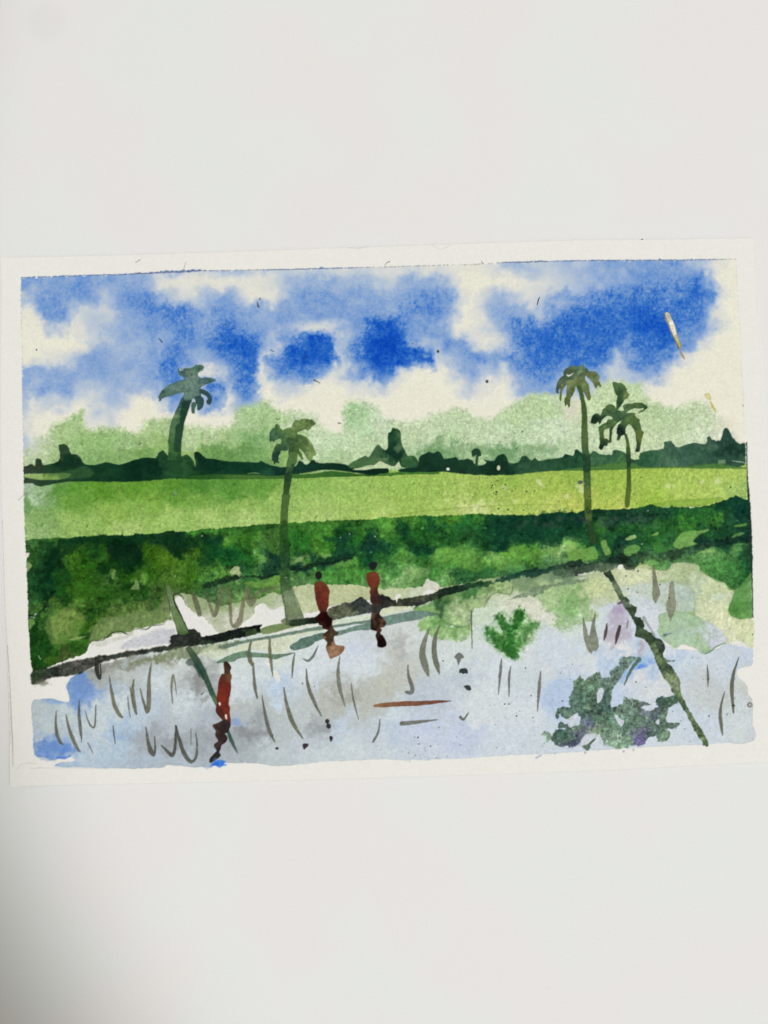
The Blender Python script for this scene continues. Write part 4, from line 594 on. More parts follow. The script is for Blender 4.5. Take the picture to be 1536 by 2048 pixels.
# ================================================================ SHORE: path, reflections of the bank
def paint_shore(bk, w):
    # right margin: dark painted edge
    lay(sdf_stroke([(1493.5, 885, 1.2), (1494.5, 950, 1.0), (1497, 985, 1.8), (1499, 1020, 2.2), (1502, 1070, 2.2), (1503.5, 1130, 1.6), (1505, 1180, 1.0), (1506, 1235, .8)], 5, .3, .8), (16, 36, 30), a=.9, soft=.9, pid=bk)
    # white gaps of bare paper
    for q in [Q(0, 1020, K, "672,1075 690,1025 730,1010 830,1010 880,995 960,975 1000,960 1040,920 1110,920 1150,935 1180,895 1260,880 1290,850 1330,850 1350,910 1330,980 1310,1020 1000,1070 750,1110 680,1125"),
              Q(0, 1020, K, "1345,700 1360,665 1372,657 1395,680 1420,720 1470,780 1536,815 1536,960 1460,930 1440,900 1400,830"),
              Q(380, 1020, K, "0,780 50,815 110,830 120,860 170,890 200,930 205,945 90,970 70,960 30,925 0,915"),
              Q(380, 1020, K, "500,830 515,780 520,730 555,710 590,735 620,765 660,760 710,735 725,780 730,830 700,850 550,890 450,880 460,850"),
              Q(380, 1020, K, "870,805 900,790 960,790 1000,800 960,820 880,830"),
              Q(760, 1020, K, "320,645 345,625 390,605 430,615 410,640 340,650")]:
        sl, d = sdf_poly(q, 5, .6, .5, 2)
        lay((sl, d), (225, 225, 221), soft=.9, pid=0, gran=.015)
    lay(sdf_poly(Q(0, 1020, K, "930,1060 1000,1000 1100,960 1200,930 1330,910 1340,960 1310,1015 1100,1050 960,1070"), 5, .8, .7), (186, 189, 198), a=.75, soft=4, rag=1)
    lay(sdf_poly(Q(0, 1020, K, "690,1020 800,1000 960,960 1040,940 1000,980 850,1020 780,1050 700,1030"), 5, .8, .7), (200, 202, 190), a=.7, soft=2)
    lay(sdf_poly(Q(760, 1020, K, "330,600 345,560 360,530 375,525 390,545 410,540 440,560 465,600 440,620 380,610"), 5, .5, .4, 2), (206, 208, 192), soft=.9, edge=.1, ew=1)
    # reflections of the bank in the water
    rf = part('bank_reflection', None, 'soft green blooms of the bank mirrored in the water')
    lay(sdf_poly([(860, 1190), (960, 1160), (1060, 1146), (1160, 1132), (1250, 1130), (1260, 1190), (1200, 1210), (1100, 1200), (1000, 1215), (900, 1215)], 8, .8, .8, 2), [(900, 1190, (150, 175, 115)), (980, 1175, (150, 172, 122)), (1060, 1160, (120, 145, 108)), (1130, 1150, (110, 135, 105)), (1200, 1150, (180, 192, 155)), (1240, 1160, (200, 206, 165)), (1100, 1180, (170, 192, 145)), (1000, 1200, (195, 203, 170))], soft=2, pid=rf, rag=1)
    cream = [(700, 1225, (205, 212, 190)), (1030, 1200, (214, 214, 186)), (1060, 1215, (220, 216, 190)), (1090, 1240, (216, 216, 192)), (1010, 1240, (212, 215, 190)), (960, 1230, (200, 210, 178)), (940, 1280, (205, 213, 195)), (1080, 1270, (205, 211, 205)), (970, 1270, (205, 213, 200)), (1150, 1250, (205, 212, 205))]
    lay(sdf_poly(Q(760, 1020, K, "800,760 860,670 980,650 1100,640 1250,650 1320,720 1400,830 1420,900 1300,950 1220,960 1100,1060 950,1060 800,990 700,1000 690,900 700,780"), 10, 1, 1, 2), [(x, y, (c[0] - 8, c[1] - 2, c[2] + 6)) for x, y, c in cream], a=.85, soft=12, rag=2, pid=rf)
    lay(sdf_poly(Q(760, 1020, K, "260,760 330,725 420,690 470,640 520,605 640,575 760,560 870,548 960,520 1010,545 1020,590 1005,640 960,650 900,635 840,665 810,720 790,750 720,750 705,790 695,880 690,905 620,912 600,895 520,885 480,850 400,810 330,790"), 8, .8, .7, 2),
        [(850, 1210, (130, 172, 100)), (880, 1200, (60, 105, 58)), (900, 1180, (110, 148, 90)), (940, 1175, (60, 110, 60)), (960, 1185, (120, 155, 98)), (990, 1170, (120, 150, 95)), (1010, 1175, (160, 182, 130)), (930, 1200, (150, 176, 125)), (920, 1225, (168, 186, 142)), (905, 1240, (150, 178, 122)), (890, 1225, (120, 158, 98)), (880, 1215, (45, 80, 50)), (935, 1245, (160, 184, 136)), (960, 1200, (165, 186, 138)), (985, 1190, (165, 186, 138)), (860, 1222, (120, 165, 96))],
        a=.92, soft=3.2, edge=.05, ew=1.6, var=.07, gran=.09, rag=1.2, pid=rf)
    lay(sdf_poly(Q(760, 1020, K, "320,840 350,815 430,815 450,835 490,850 520,885 600,890 620,905 700,900 695,930 650,985 600,1015 540,1000 450,990 380,950 320,930 300,880"), 8, .9, .8, 2),
        [(850, 1245, (135, 175, 105)), (870, 1265, (140, 180, 112)), (880, 1245, (100, 150, 78)), (900, 1255, (110, 158, 85)), (930, 1262, (140, 180, 112)), (920, 1280, (165, 196, 145)), (900, 1272, (150, 186, 125))], a=.9, soft=4.0, var=.06, gran=.08, rag=1.8, pid=rf)
    for t in ["480,835,3 520,885,5 560,880,4 600,900,6 690,880,5 700,780,3", "700,790,4 690,850,8 660,825,3", "800,745,4 830,690,6 850,660,4 900,632,5 980,645,4 1010,640,4 1020,590,4", "440,700,30 470,760,22 480,800,8"]:
        lay(sdf_stroke(S(760, 1020, K, t)), (50, 84, 54), a=.5, soft=1.4, dry=.5)
    # right: soft green patch left of the slanting stem
    lay(sdf_poly(Q(1136, 1020, K, "-260,640 -120,590 0,555 150,525 270,500 320,560 345,640 370,690 300,690 190,670 165,700 200,750 235,790 230,835 150,850 110,880 40,905 -20,930 -120,880 -80,820 -170,760"), 10, 1.2, 1, 2),
        [(1090, 1190, (165, 192, 140)), (1110, 1230, (150, 184, 128)), (1140, 1220, (120, 165, 100)), (1150, 1190, (130, 172, 108)), (1140, 1170, (160, 188, 135)), (1190, 1175, (190, 203, 155)), (1210, 1190, (196, 204, 162)), (1170, 1240, (170, 195, 155)), (1150, 1245, (160, 190, 145)), (1200, 1200, (182, 194, 160)), (1215, 1165, (188, 198, 152)), (1130, 1250, (175, 198, 165))],
        a=.9, soft=7, rag=2.2, var=.05, gran=.07, pid=rf)
    lay(sdf_poly(Q(1136, 1020, K, "165,690 200,670 300,680 370,690 330,720 260,745 200,750"), 6, .8, .7), (192, 202, 178), a=.8, soft=1.5, edge=.1, ew=1.2)
    # right: yellow cream shore
    lay(sdf_poly(Q(1136, 1020, K, "370,570 400,490 430,450 560,440 640,460 760,470 800,410 880,400 1000,425 1010,470 1060,505 1110,520 1140,545 1200,560 1230,600 1280,632 1240,730 1235,800 1310,842 1420,840 1420,1060 1340,1012 1240,1022 1220,980 1100,880 980,810 970,620 800,540 600,560 440,575"), 8, .7, .6, 2),
        tune([(1250, 1150, (200, 206, 158)), (1290, 1150, (205, 210, 160)), (1340, 1140, (176, 188, 138)), (1380, 1150, (165, 180, 128)), (1360, 1135, (168, 184, 130)), (1400, 1190, (196, 205, 152)), (1430, 1170, (198, 208, 156)), (1450, 1210, (206, 213, 162)), (1440, 1240, (210, 214, 168)), (1480, 1250, (206, 211, 158)), (1490, 1275, (200, 210, 156)), (1460, 1280, (208, 213, 172)), (1410, 1230, (204, 210, 164)), (1440, 1200, (198, 208, 180)), (1400, 1170, (188, 202, 162)), (1300, 1140, (192, 203, 165))], (1, 1, 1), (5, 5, 18)), a=.9, soft=2.2, edge=.05, ew=1.4, gran=.06, var=.03, rag=.8, pid=rf)
    lay(sdf_poly(Q(1136, 1020, K, "390,600 440,575 600,558 700,560 800,543 900,570 960,620 978,690 960,780 850,790 750,780 680,765 560,735 470,695 430,640"), 6, .8, .7, 2), [(1260, 1190, (196, 208, 205)), (1300, 1175, (198, 207, 205)), (1340, 1170, (190, 203, 205)), (1370, 1190, (180, 198, 195)), (1300, 1200, (196, 206, 210)), (1350, 1215, (190, 204, 196))], a=.8, soft=6, rag=1, edge=.06, ew=1.5, pid=rf)
    lay(sdf_poly(Q(1136, 1020, K, "690,830 715,795 770,785 900,790 985,812 1080,862 1170,915 1220,985 1212,1022 1130,1050 1080,1095 1048,1106 1010,1095 985,1065 930,1045 880,1030 840,1055 815,1062 780,1035 735,1000 700,965 680,920 705,880"), 6, .8, .7, 2),
        tune([(1325, 1240, (150, 188, 140)), (1320, 1265, (140, 180, 132)), (1345, 1235, (145, 182, 135)), (1380, 1240, (150, 186, 145)), (1360, 1270, (150, 184, 150)), (1400, 1260, (160, 190, 165)), (1420, 1255, (180, 196, 196)), (1440, 1270, (182, 196, 200)), (1410, 1300, (140, 178, 125)), (1390, 1285, (150, 186, 146)), (1345, 1285, (150, 186, 142))], (1, 1, 1), (14, 6, 16)), a=.9, soft=1.6, edge=.14, ew=1.4, var=.03, gran=.05, pid=rf)
    lay(sdf_stroke(S(1136, 1020, K, "1050,1106,3 1090,1090,4 1140,1048,4 1212,1022,2")), (66, 110, 66), a=.8, soft=.9)
    lay(sdf_stroke(S(1136, 1020, K, "740,960,12 760,955,6 800,945,3")), (86, 104, 118), a=.8, soft=1)
    # white lip on the right edge
    lay(sdf_poly(Q(1136, 1020, K, "1245,1020 1300,1008 1340,1016 1400,1055 1415,1068 1330,1050 1260,1040"), 4, .5, .5), (222, 221, 212), soft=.9)

    # ---- the path (dark embankment line)
    pt = part('painted_path', None, 'dark grey footpath slanting along the water edge')
    lay(sdf_poly([(64, 1340), (100, 1335), (150, 1320), (190, 1314), (260, 1303), (338, 1290), (365, 1287), (362, 1297), (330, 1302), (286, 1308), (250, 1314), (221, 1320), (195, 1328), (170, 1342), (145, 1351), (110, 1353), (90, 1362), (72, 1368), (64, 1366)], 6, .7, .7, 2),
        [(70, 1350, (34, 50, 30)), (90, 1345, (40, 46, 40)), (110, 1345, (20, 26, 24)), (140, 1340, (56, 60, 52)), (160, 1340, (76, 76, 70)), (180, 1325, (66, 68, 62)), (195, 1330, (66, 66, 62)), (220, 1318, (40, 46, 40)), (260, 1310, (30, 36, 33)), (300, 1302, (27, 32, 30)), (335, 1298, (34, 42, 36)), (350, 1298, (60, 64, 52)), (120, 1350, (60, 62, 56))],
        a=.92, soft=2.0, edge=.1, gran=.22, var=.16, rag=.5, pid=pt, rel=.5)
    puff(200, 1336, 30, 8, (120, 118, 112), .6)
    puff(260, 1328, 40, 7, (118, 120, 100), .5)
    puff(85, 1366, 18, 8, (120, 118, 104), .7)
    puff(300, 1318, 70, 9, (110, 112, 92), .6)
    lay(sdf_poly([(338, 1302), (380, 1293), (440, 1288), (500, 1278), (470, 1292), (440, 1300), (410, 1306), (380, 1318), (350, 1320), (300, 1324), (250, 1330), (300, 1314)], 8, 1, 1, 2), (120, 132, 98), a=.75, soft=4, rag=2, gran=.12)
    lay(sdf_poly(Q(380, 1020, K, "-160,1040 -40,930 0,915 30,930 75,970 130,968 200,952 300,925 420,900 540,880 552,890 535,905 548,930 545,945 450,970 330,992 200,1020 100,1036 0,1044 -150,1056"), 6, .5, .6, 2),
        [(345, 1290, (40, 44, 42)), (370, 1275, (46, 48, 46)), (390, 1285, (24, 28, 28)), (420, 1275, (20, 22, 24)), (450, 1275, (26, 32, 28)), (480, 1262, (22, 26, 26)), (510, 1258, (18, 20, 22)), (500, 1272, (54, 72, 46)), (470, 1278, (40, 54, 40)), (420, 1288, (50, 66, 46)), (400, 1292, (66, 74, 60)), (360, 1295, (70, 74, 60))],
        soft=1.0, edge=.1, gran=.12, var=.08, rag=.4, pid=pt, rel=.6)
    lay(sdf_poly(Q(0, 1020, K, "1310,985 1325,960 1360,955 1370,930 1400,935 1440,955 1460,920 1490,915 1530,940 1536,1010 1400,1035 1310,1020"), 5, .5, .7, 2), (44, 48, 44), soft=1, gran=.15, var=.12, rag=.6, pid=pt)
    lay(sdf_poly(Q(380, 1020, K, "548,910 640,880 720,868 760,880 880,885 700,930 560,955"), 5, .5, .5, 2), (116, 136, 90), soft=1.0, edge=.12, ew=1.2, var=.05, pid=pt)
    lay(sdf_poly(Q(380, 1020, K, "695,855 730,830 760,845 870,832 960,820 1000,790 1010,830 1000,870 900,880 800,892 740,885"), 5, .5, .5, 2), [(562, 1241, (130, 135, 105)), (575, 1245, (28, 38, 34)), (600, 1246, (40, 52, 42)), (630, 1238, (26, 32, 30))], soft=1.0, edge=.1, var=.08, gran=.1, pid=pt, power=5)
    lay(sdf_poly(Q(380, 1020, K, "1050,790 1060,765 1100,742 1150,728 1190,706 1230,712 1265,700 1310,670 1345,685 1380,715 1400,725 1460,700 1490,668 1510,660 1545,690 1545,745 1490,752 1450,770 1390,790 1280,810 1150,832 1100,845 1080,850"), 5, .5, .6, 2),
        [(655, 1225, (92, 98, 76)), (680, 1218, (78, 84, 66)), (690, 1212, (90, 96, 80)), (705, 1210, (52, 60, 52)), (722, 1202, (50, 56, 56)), (735, 1215, (60, 68, 66)), (750, 1215, (60, 66, 64)), (770, 1205, (40, 44, 42)), (780, 1210, (70, 76, 60)), (700, 1225, (110, 118, 96))], soft=1.0, edge=.25, ew=1.4, gran=.16, var=.08, rag=.4, pid=pt, rel=.4)
    lay(sdf_poly(Q(760, 1020, K, "0,660 30,655 60,672 95,692 130,690 180,682 290,662 400,640 430,625 480,604 560,588 640,572 760,556 780,575 700,600 560,640 480,665 420,692 330,722 230,738 160,746 100,742 60,738 0,752"), 5, .5, .6, 2),
        [(770, 1205, (34, 36, 34)), (790, 1208, (84, 86, 72)), (800, 1205, (40, 44, 38)), (820, 1200, (50, 54, 46)), (840, 1202, (84, 90, 74)), (855, 1195, (40, 44, 40)), (865, 1192, (66, 82, 56)), (880, 1186, (30, 44, 34)), (920, 1175, (28, 48, 36)), (945, 1168, (36, 58, 42)), (830, 1210, (64, 68, 58))], soft=1.0, edge=.18, ew=1.3, gran=.14, var=.08, rag=.4, pid=pt, rel=.4)
    lay(sdf_poly(Q(760, 1020, K, "640,570 740,552 860,545 940,505 960,515 1000,495 1100,468 1250,455 1330,432 1450,400 1540,385 1540,430 1440,440 1300,480 1180,515 1090,520 970,545 850,575 740,590"), 5, .6, .8, 2), [(940, 1165, (40, 76, 48)), (1020, 1150, (24, 56, 46)), (1080, 1142, (28, 56, 48)), (1120, 1130, (50, 76, 60)), (1150, 1125, (24, 44, 38))], a=.85, soft=1.4, gran=.12, var=.08, rag=1.0, pid=pt)
    lay(sdf_poly(Q(1136, 1020, K, "-120,470 0,405 110,415 270,380 400,350 460,352 560,318 650,330 740,318 810,310 900,290 1000,268 1100,235 1200,218 1390,208 1390,250 1200,262 1060,300 960,345 880,360 800,395 700,380 560,410 500,460 440,455 400,440 300,470 200,470 80,495 -40,520"), 5, .6, .8, 2),
        [(1280, 1118, (50, 84, 52)), (1310, 1114, (70, 104, 68)), (1340, 1115, (66, 100, 66)), (1370, 1108, (52, 84, 56)), (1140, 1135, (46, 66, 50)), (1165, 1130, (22, 38, 32)), (1200, 1125, (18, 34, 30)), (1230, 1115, (22, 40, 34)), (1250, 1122, (34, 50, 40)), (1290, 1112, (34, 56, 44)), (1330, 1108, (50, 74, 60)), (1360, 1105, (30, 50, 44)), (1400, 1095, (26, 46, 42)), (1440, 1080, (22, 46, 40)), (1480, 1080, (18, 42, 38)), (1200, 1138, (70, 92, 72)), (1150, 1145, (90, 112, 92))], a=.72, soft=1.6, gran=.16, var=.16, rag=.9, pid=pt, rel=.4)
    lay(sdf_poly(Q(760, 1020, K, "985,690 1060,660 1130,625 1200,590 1280,580 1540,530 1540,560 1380,580 1300,600 1240,645 1150,660 1060,680"), 5, .7, .8, 2), (110, 130, 105), a=.75, soft=1.8, gran=.1, var=.08, rag=.8, pid=pt)
    for t in ["80,495,6 140,488,5 190,482,3", "85,522,5 135,517,5"]:
        lay(sdf_stroke(S(1136, 1020, K, t)), (205, 210, 205), a=.9, soft=.8)
    lay(sdf_poly(Q(1136, 1020, K, "378,445 385,425 410,418 425,432 420,450 395,458"), 4, .3, .3, 2), (226, 226, 218), soft=.8, pid=0)
    # white bird-like fleck beside the second figure
    bd = part('painted_bird', None, 'tiny white bird shape left bare on the path')
    lay(sdf_poly(Q(760, 1020, K, "112,668 125,652 145,645 160,655 158,672 135,682 130,715 122,700 120,684"), 4, .2, .2, 2), (228, 227, 222), soft=.7, pid=bd)
    return pt


# ================================================================ RIPPLES
def paint_ripples():
    for pts, c, t in [(Q(380, 1020, K, "225,1045 420,1000 560,975 700,950 860,920 1000,893 1045,905 1040,915 860,945 700,975 560,998 400,1028 240,1072"), (104, 126, 112), 'long thin grey green ripple under the left figure on the path'),
                      (Q(600, 1130, 7.68, "500,930 760,885 1080,838 1095,880 800,915 620,945 515,968"), (100, 124, 110), 'thin ripple between the two figures on the path'),
                      (Q(600, 1130, 7.68, "540,1030 700,980 900,925 1090,884 1090,990 960,995 800,1020 620,1075 560,1090"), (104, 132, 118), 'broad ripple between the two figures on the path'),
                      (Q(760, 1020, K, "-5,870 0,825 60,812 160,795 240,778 320,772 400,785 435,802 380,815 300,840 150,868 50,890"), (102, 128, 118), 'broad ripple right of the right figure on the path'),
                      (Q(380, 1020, K, "765,1062 775,1040 850,990 940,965 1020,940 1040,960 1030,990 960,1012 930,1040 860,1065 800,1082"), (84, 112, 100), 'short dark ripple left of the brown reflection'),
                      (Q(380, 1290, K, "195,138 260,100 330,66 400,48 440,44 480,58 560,66 620,66 720,68 805,62 760,80 700,95 650,108 600,98 500,98 440,95 400,98 360,112 345,125 290,130 240,142"), (98, 126, 104), 'wavy green ripple above the lone figure in the water')]:
        q = part('water_ripple', None, t)
        lay(sdf_poly(pts, 5, .5, .5, 2), c, a=.93, soft=.9, edge=.12, ew=1.3, gran=.07, var=.06, pid=q)
    lay(sdf_poly(Q(600, 1130, 7.68, "500,880 560,840 800,800 1090,750 1085,830 760,880 510,920"), 4, .4, .4), (205, 216, 196), a=.9, soft=.9)
    lay(sdf_poly(Q(760, 1020, K, "0,770 90,745 230,740 250,760 150,785 0,812"), 4, .5, .4), (208, 214, 184), a=.9, soft=.9)
    lay(sdf_poly(Q(380, 1020, K, "560,965 800,900 980,870 1010,880 800,925 600,960 430,990"), 4, .4, .4), (222, 222, 212), a=.9, soft=.9)
    lay(sdf_poly(Q(380, 1020, K, "330,1090 450,1020 620,990 760,965 1030,915 1000,940 840,980 770,1040 700,1090 540,1080 440,1075"), 5, .6, .5), (206, 212, 184), a=.75, soft=1.8)
    lay(sdf_poly(Q(380, 1020, K, "70,1110 120,1060 200,1040 235,1065 350,1060 420,1030 430,1060 330,1090 200,1140 120,1130"), 5, .6, .5), (200, 208, 178), a=.6, soft=2.5)


# ================================================================ PALMS
def paint_palms():
    # 1: broad leaning palm on the left, far bank
    P1 = part('palm_tree', None, 'thick leaning palm far left with a blue grey crown')
    tk = part('trunk', P1)
    s = (300, 710, 8.533)
    lay(sdf_poly(Q(*s, "580,690 520,780 470,900 415,1010 375,1100 340,1200 325,1330 315,1450 312,1560 305,1720 300,1800 540,1800 535,1700 530,1520 545,1420 570,1300 580,1200 605,1100 640,1010 660,920 690,840 720,760 680,690"), 6, .4, .4, 2),
        [(365, 800, (52, 82, 76)), (378, 805, (46, 76, 70)), (355, 830, (98, 128, 92)), (350, 850, (84, 118, 84)), (372, 840, (40, 72, 52)), (345, 870, (78, 112, 74)), (343, 895, (62, 102, 56)), (340, 915, (44, 84, 46)), (355, 915, (34, 70, 44))], soft=.8, edge=.22, ew=1.1, gran=.07, var=.05, pid=tk)
    lay(sdf_poly(Q(*s, "560,800 640,760 690,830 640,1000 590,1100 565,1250 545,1400 530,1520 525,1640 400,1640 410,1500 430,1350 440,1210 470,1180 515,1150 520,1000 530,880"), 4, .4, .4, 2), (28, 58, 44), a=.75, soft=1.2, gran=.06)
    cr = part('crown', P1)
    gc = [(340, 775, (78, 108, 92)), (322, 790, (62, 90, 78)), (375, 770, (104, 130, 112)), (385, 745, (96, 122, 108)), (362, 745, (70, 98, 88)), (400, 740, (58, 92, 72)), (395, 765, (92, 118, 106)), (420, 760, (72, 100, 96)), (430, 760, (58, 86, 82)), (375, 790, (84, 112, 98)), (390, 785, (88, 116, 104)), (400, 800, (60, 92, 88))]
    lay(sdf_poly(Q(*s, "580,420 500,440 400,480 300,530 220,590 165,660 148,740 160,785 190,780 205,740 290,710 380,690 470,655 560,640 610,640 600,500"), 5, .5, .6, 2), gc, a=.93, soft=.9, edge=.12, ew=1.2, gran=.13, var=.07, pid=cr)
    lay(sdf_poly(Q(*s, "470,250 500,225 550,240 590,225 640,225 680,215 740,190 770,168 830,165 900,180 925,230 900,270 830,300 820,345 850,385 900,400 960,385 1030,385 1090,405 1130,425 1060,470 960,500 880,540 865,600 870,690 840,720 770,730 700,760 620,780 580,720 590,640 560,560 575,430 570,380 500,345 475,300"), 5, .5, .7, 2), gc, a=.93, soft=.9, edge=.10, ew=1.1, gran=.14, var=.08, pid=cr)
    lay(sdf_stroke(S(*s, "880,620,42 960,660,40 1015,720,34 1015,770,38 1000,800,42"), 5, .4, .4), (48, 72, 74), a=.95, soft=.8, edge=.25, ew=1.1, gran=.08, pid=cr)
    lay(sdf_poly(Q(*s, "760,715 870,700 920,780 900,880 850,930 812,922 800,840 775,770"), 5, .4, .4, 2), (44, 74, 72), a=.95, soft=.8, edge=.25, ew=1.1, gran=.08, pid=cr)
    lay(sdf_poly(Q(*s, "715,810 790,800 785,860 765,920 762,990 715,995 706,900"), 5, .4, .4, 2), (62, 90, 84), a=.95, soft=.8, edge=.25, ew=1, gran=.08, pid=cr)
    for x, y, rx, ry in [(385, 772, 14, 16), (378, 790, 12, 8), (386, 750, 10, 8), (350, 776, 16, 8)]:
        puff(x, y, rx, ry, (138, 158, 148), .35, rag=.7, wob=1.5, gran=.2)
    lay(sdf_stroke(S(*s, "505,235,6 530,262,12 560,255,6 565,240,3")), (225, 226, 215), soft=.7)
    for x, y in [(358, 743), (395, 736), (404, 741)]:
        puff(x, y, 5, 4, (36, 66, 56), .6)

    # 2: centre palm
    P2 = part('palm_tree', None, 'slim palm left of centre with ragged olive fronds')
    tk = part('trunk', P2)
    s = (520, 820, 11.377)
    lay(sdf_poly(Q(*s, "650,880 850,880 850,1050 830,1200 745,1330 725,1540 690,1700 660,1900 640,2048 500,2048 515,2000 540,1700 560,1500 600,1300 612,1200 650,1050"), 5, .3, .3, 2),
        [(583, 905, (82, 112, 66)), (585, 925, (84, 114, 66)), (580, 935, (60, 96, 60)), (575, 945, (32, 54, 42)), (572, 960, (46, 72, 42)), (568, 990, (52, 78, 46))], soft=.8, edge=.22, ew=1.0, gran=.06, pid=tk)
    lay(sdf_poly(Q(380, 1020, K, "708,-120 772,-120 757,-30 752,20 748,100 693,100 695,20 700,-30"), 5, .2, .3, 1), (76, 104, 54), soft=.8, edge=.2, ew=1.0, gran=.06, pid=tk)
    lay(sdf_poly(Q(380, 1020, K, "693,92 748,92 752,180 765,260 768,400 765,520 780,580 830,700 875,830 870,870 800,880 735,865 728,760 705,680 690,590 690,520 685,380 690,220"), 5, .4, .5, 2),
        [(567, 1060, (36, 66, 30)), (570, 1110, (30, 58, 34)), (568, 1150, (46, 74, 46)), (570, 1180, (60, 84, 56)), (578, 1200, (96, 116, 82)), (585, 1225, (84, 104, 66)), (590, 1240, (46, 60, 42))], a=.66, soft=1.6, edge=.12, ew=1.2, gran=.08, var=.05, pid=tk)
    lay(sdf_stroke(S(380, 1020, K, "700,600,4 730,760,4 740,850,4")), (44, 60, 40), a=.5, soft=1)
    cr = part('crown', P2)
    lay(sdf_poly(Q(*s, "720,400 740,310 800,240 840,220 870,240 930,215 1000,202 1100,210 1190,220 1250,280 1262,310 1230,350 1165,380 1160,420 1110,465 1070,470 1030,440 930,480 835,510 850,560 930,565 1020,600 1100,670 1180,760 1220,850 1250,920 1290,990 1270,1030 1212,1050 1200,1100 1155,1160 1110,1150 1060,1060 1020,1010 960,930 885,875 900,930 950,1010 985,1090 975,1135 940,1120 890,1040 850,980 800,960 650,960 640,890 600,930 570,940 480,922 450,1000 415,1060 410,1150 435,1212 380,1195 345,1200 330,1250 305,1230 300,1180 270,1130 275,1040 300,930 340,830 380,775 480,765 485,680 430,655 340,695 310,735 270,705 240,730 210,690 215,600 222,500 270,432 340,405 350,335 390,315 440,350 470,410 520,460 570,430 640,400"), 5, .35, .4, 1),
        tune([(545, 855, (60, 96, 72)), (541, 872, (36, 66, 52)), (560, 860, (70, 104, 66)), (578, 862, (74, 104, 58)), (576, 882, (44, 72, 46)), (590, 885, (66, 92, 52)), (605, 880, (96, 122, 68)), (620, 885, (108, 130, 78)), (628, 905, (112, 138, 84)), (618, 915, (88, 112, 62)), (620, 845, (84, 110, 58)), (605, 852, (120, 142, 84)), (628, 845, (48, 74, 44)), (592, 848, (92, 120, 70)), (550, 900, (42, 74, 50)), (548, 918, (28, 58, 48)), (556, 892, (62, 96, 60)), (602, 905, (64, 90, 46)), (570, 898, (52, 80, 48))], (1, 1, 1), (8, 6, 6)),
        soft=.8, edge=.16, ew=1.0, gran=.09, var=.07, pid=cr)
    lay(sdf_poly(Q(*s, "1125,990 1140,1000 1138,1060 1128,1060"), 3, .1, .2, 1), (186, 204, 160), soft=.7, a=.8)
    lay(sdf_poly(Q(*s, "340,700 430,655 480,665 485,720 440,765 400,765 340,770"), 3, .3, .3, 2), (140, 176, 120), soft=1.0, a=.8)

    # 3: tall right palm
    P3 = part('palm_tree', None, 'tallest palm on the right with a rounded drooping crown')
    tk = part('trunk', P3)
    s = (1090, 720, 11.815)
    lay(sdf_poly(Q(*s, "740,600 850,595 900,780 940,950 985,1130 1000,1400 1005,1654 1020,2000 870,2000 862,1654 870,1400 865,1250 855,1100 840,950 800,800"), 5, .25, .3, 2), [(1155, 775, (66, 90, 50)), (1164, 800, (62, 86, 48)), (1170, 830, (66, 92, 52)), (1172, 870, (84, 108, 60)), (1170, 880, (72, 98, 56))], soft=.8, edge=.22, ew=1.0, gran=.07, var=.05, pid=tk)
    lay(sdf_poly(Q(1136, 740, K, "103,480 152,480 156,600 172,690 174,850 180,1000 182,1100 190,1180 215,1290 220,1330 170,1330 150,1220 130,1110 125,1000 120,900 118,780 107,610"), 5, .3, .3, 2),
        [(1169, 880, (80, 104, 60)), (1170, 905, (66, 96, 60)), (1173, 930, (34, 62, 46)), (1174, 950, (62, 92, 54)), (1174, 980, (92, 112, 58)), (1176, 1010, (96, 112, 54)), (1178, 1030, (76, 98, 44)), (1182, 1055, (40, 66, 40))], soft=.8, edge=.2, ew=1.1, gran=.06, pid=tk)
    cr = part('crown', P3)
    lay(sdf_poly(Q(*s, "440,345 435,280 470,220 540,180 600,135 680,125 760,150 810,150 850,115 900,115 940,170 1000,210 1040,270 1110,275 1200,275 1250,330 1302,400 1280,440 1270,480 1300,550 1337,610 1320,645 1280,630 1242,590 1235,630 1205,672 1175,640 1140,560 1080,480 1000,410 952,372 945,420 970,500 1020,555 1045,620 1050,720 1090,850 1075,930 1042,955 1000,920 950,820 890,730 852,600 800,590 738,615 720,640 700,730 660,830 600,890 590,1000 592,1080 557,1132 540,1080 522,1040 480,1100 455,980 470,900 500,860 510,700 530,560 470,630 430,690 400,800 382,960 362,975 345,900 357,700 340,682 320,720 332,780 300,795 260,760 255,690 280,570 330,460 400,390 442,378"), 5, .25, .35, 1),
        tune([(1130, 745, (52, 76, 54)), (1145, 735, (62, 92, 66)), (1163, 735, (84, 116, 92)), (1175, 742, (48, 76, 60)), (1120, 765, (46, 66, 56)), (1128, 770, (64, 84, 66)), (1114, 783, (42, 60, 48)), (1155, 750, (100, 124, 88)), (1150, 762, (102, 124, 72)), (1165, 760, (80, 102, 56)), (1138, 775, (92, 112, 60)), (1138, 800, (62, 84, 46)), (1133, 808, (48, 68, 40)), (1190, 750, (78, 98, 60)), (1197, 760, (110, 126, 78)), (1192, 772, (70, 90, 50)), (1172, 775, (78, 98, 56)), (1178, 795, (40, 60, 38)), (1121, 795, (92, 108, 52))], (1, 1, 1), (20, 14, 14)),
        soft=.8, edge=.20, ew=1.0, gran=.08, var=.06, pid=cr)
    lay(sdf_stroke(S(*s, "510,350,8 555,370,16 600,355,12 655,305,5")), (215, 224, 215), soft=.7)

    # 4: right-most palm
    P4 = part('palm_tree', None, 'rightmost palm with a spiky bird like crown')
    tk = part('trunk', P4)
    s = (1170, 750, 10.97)
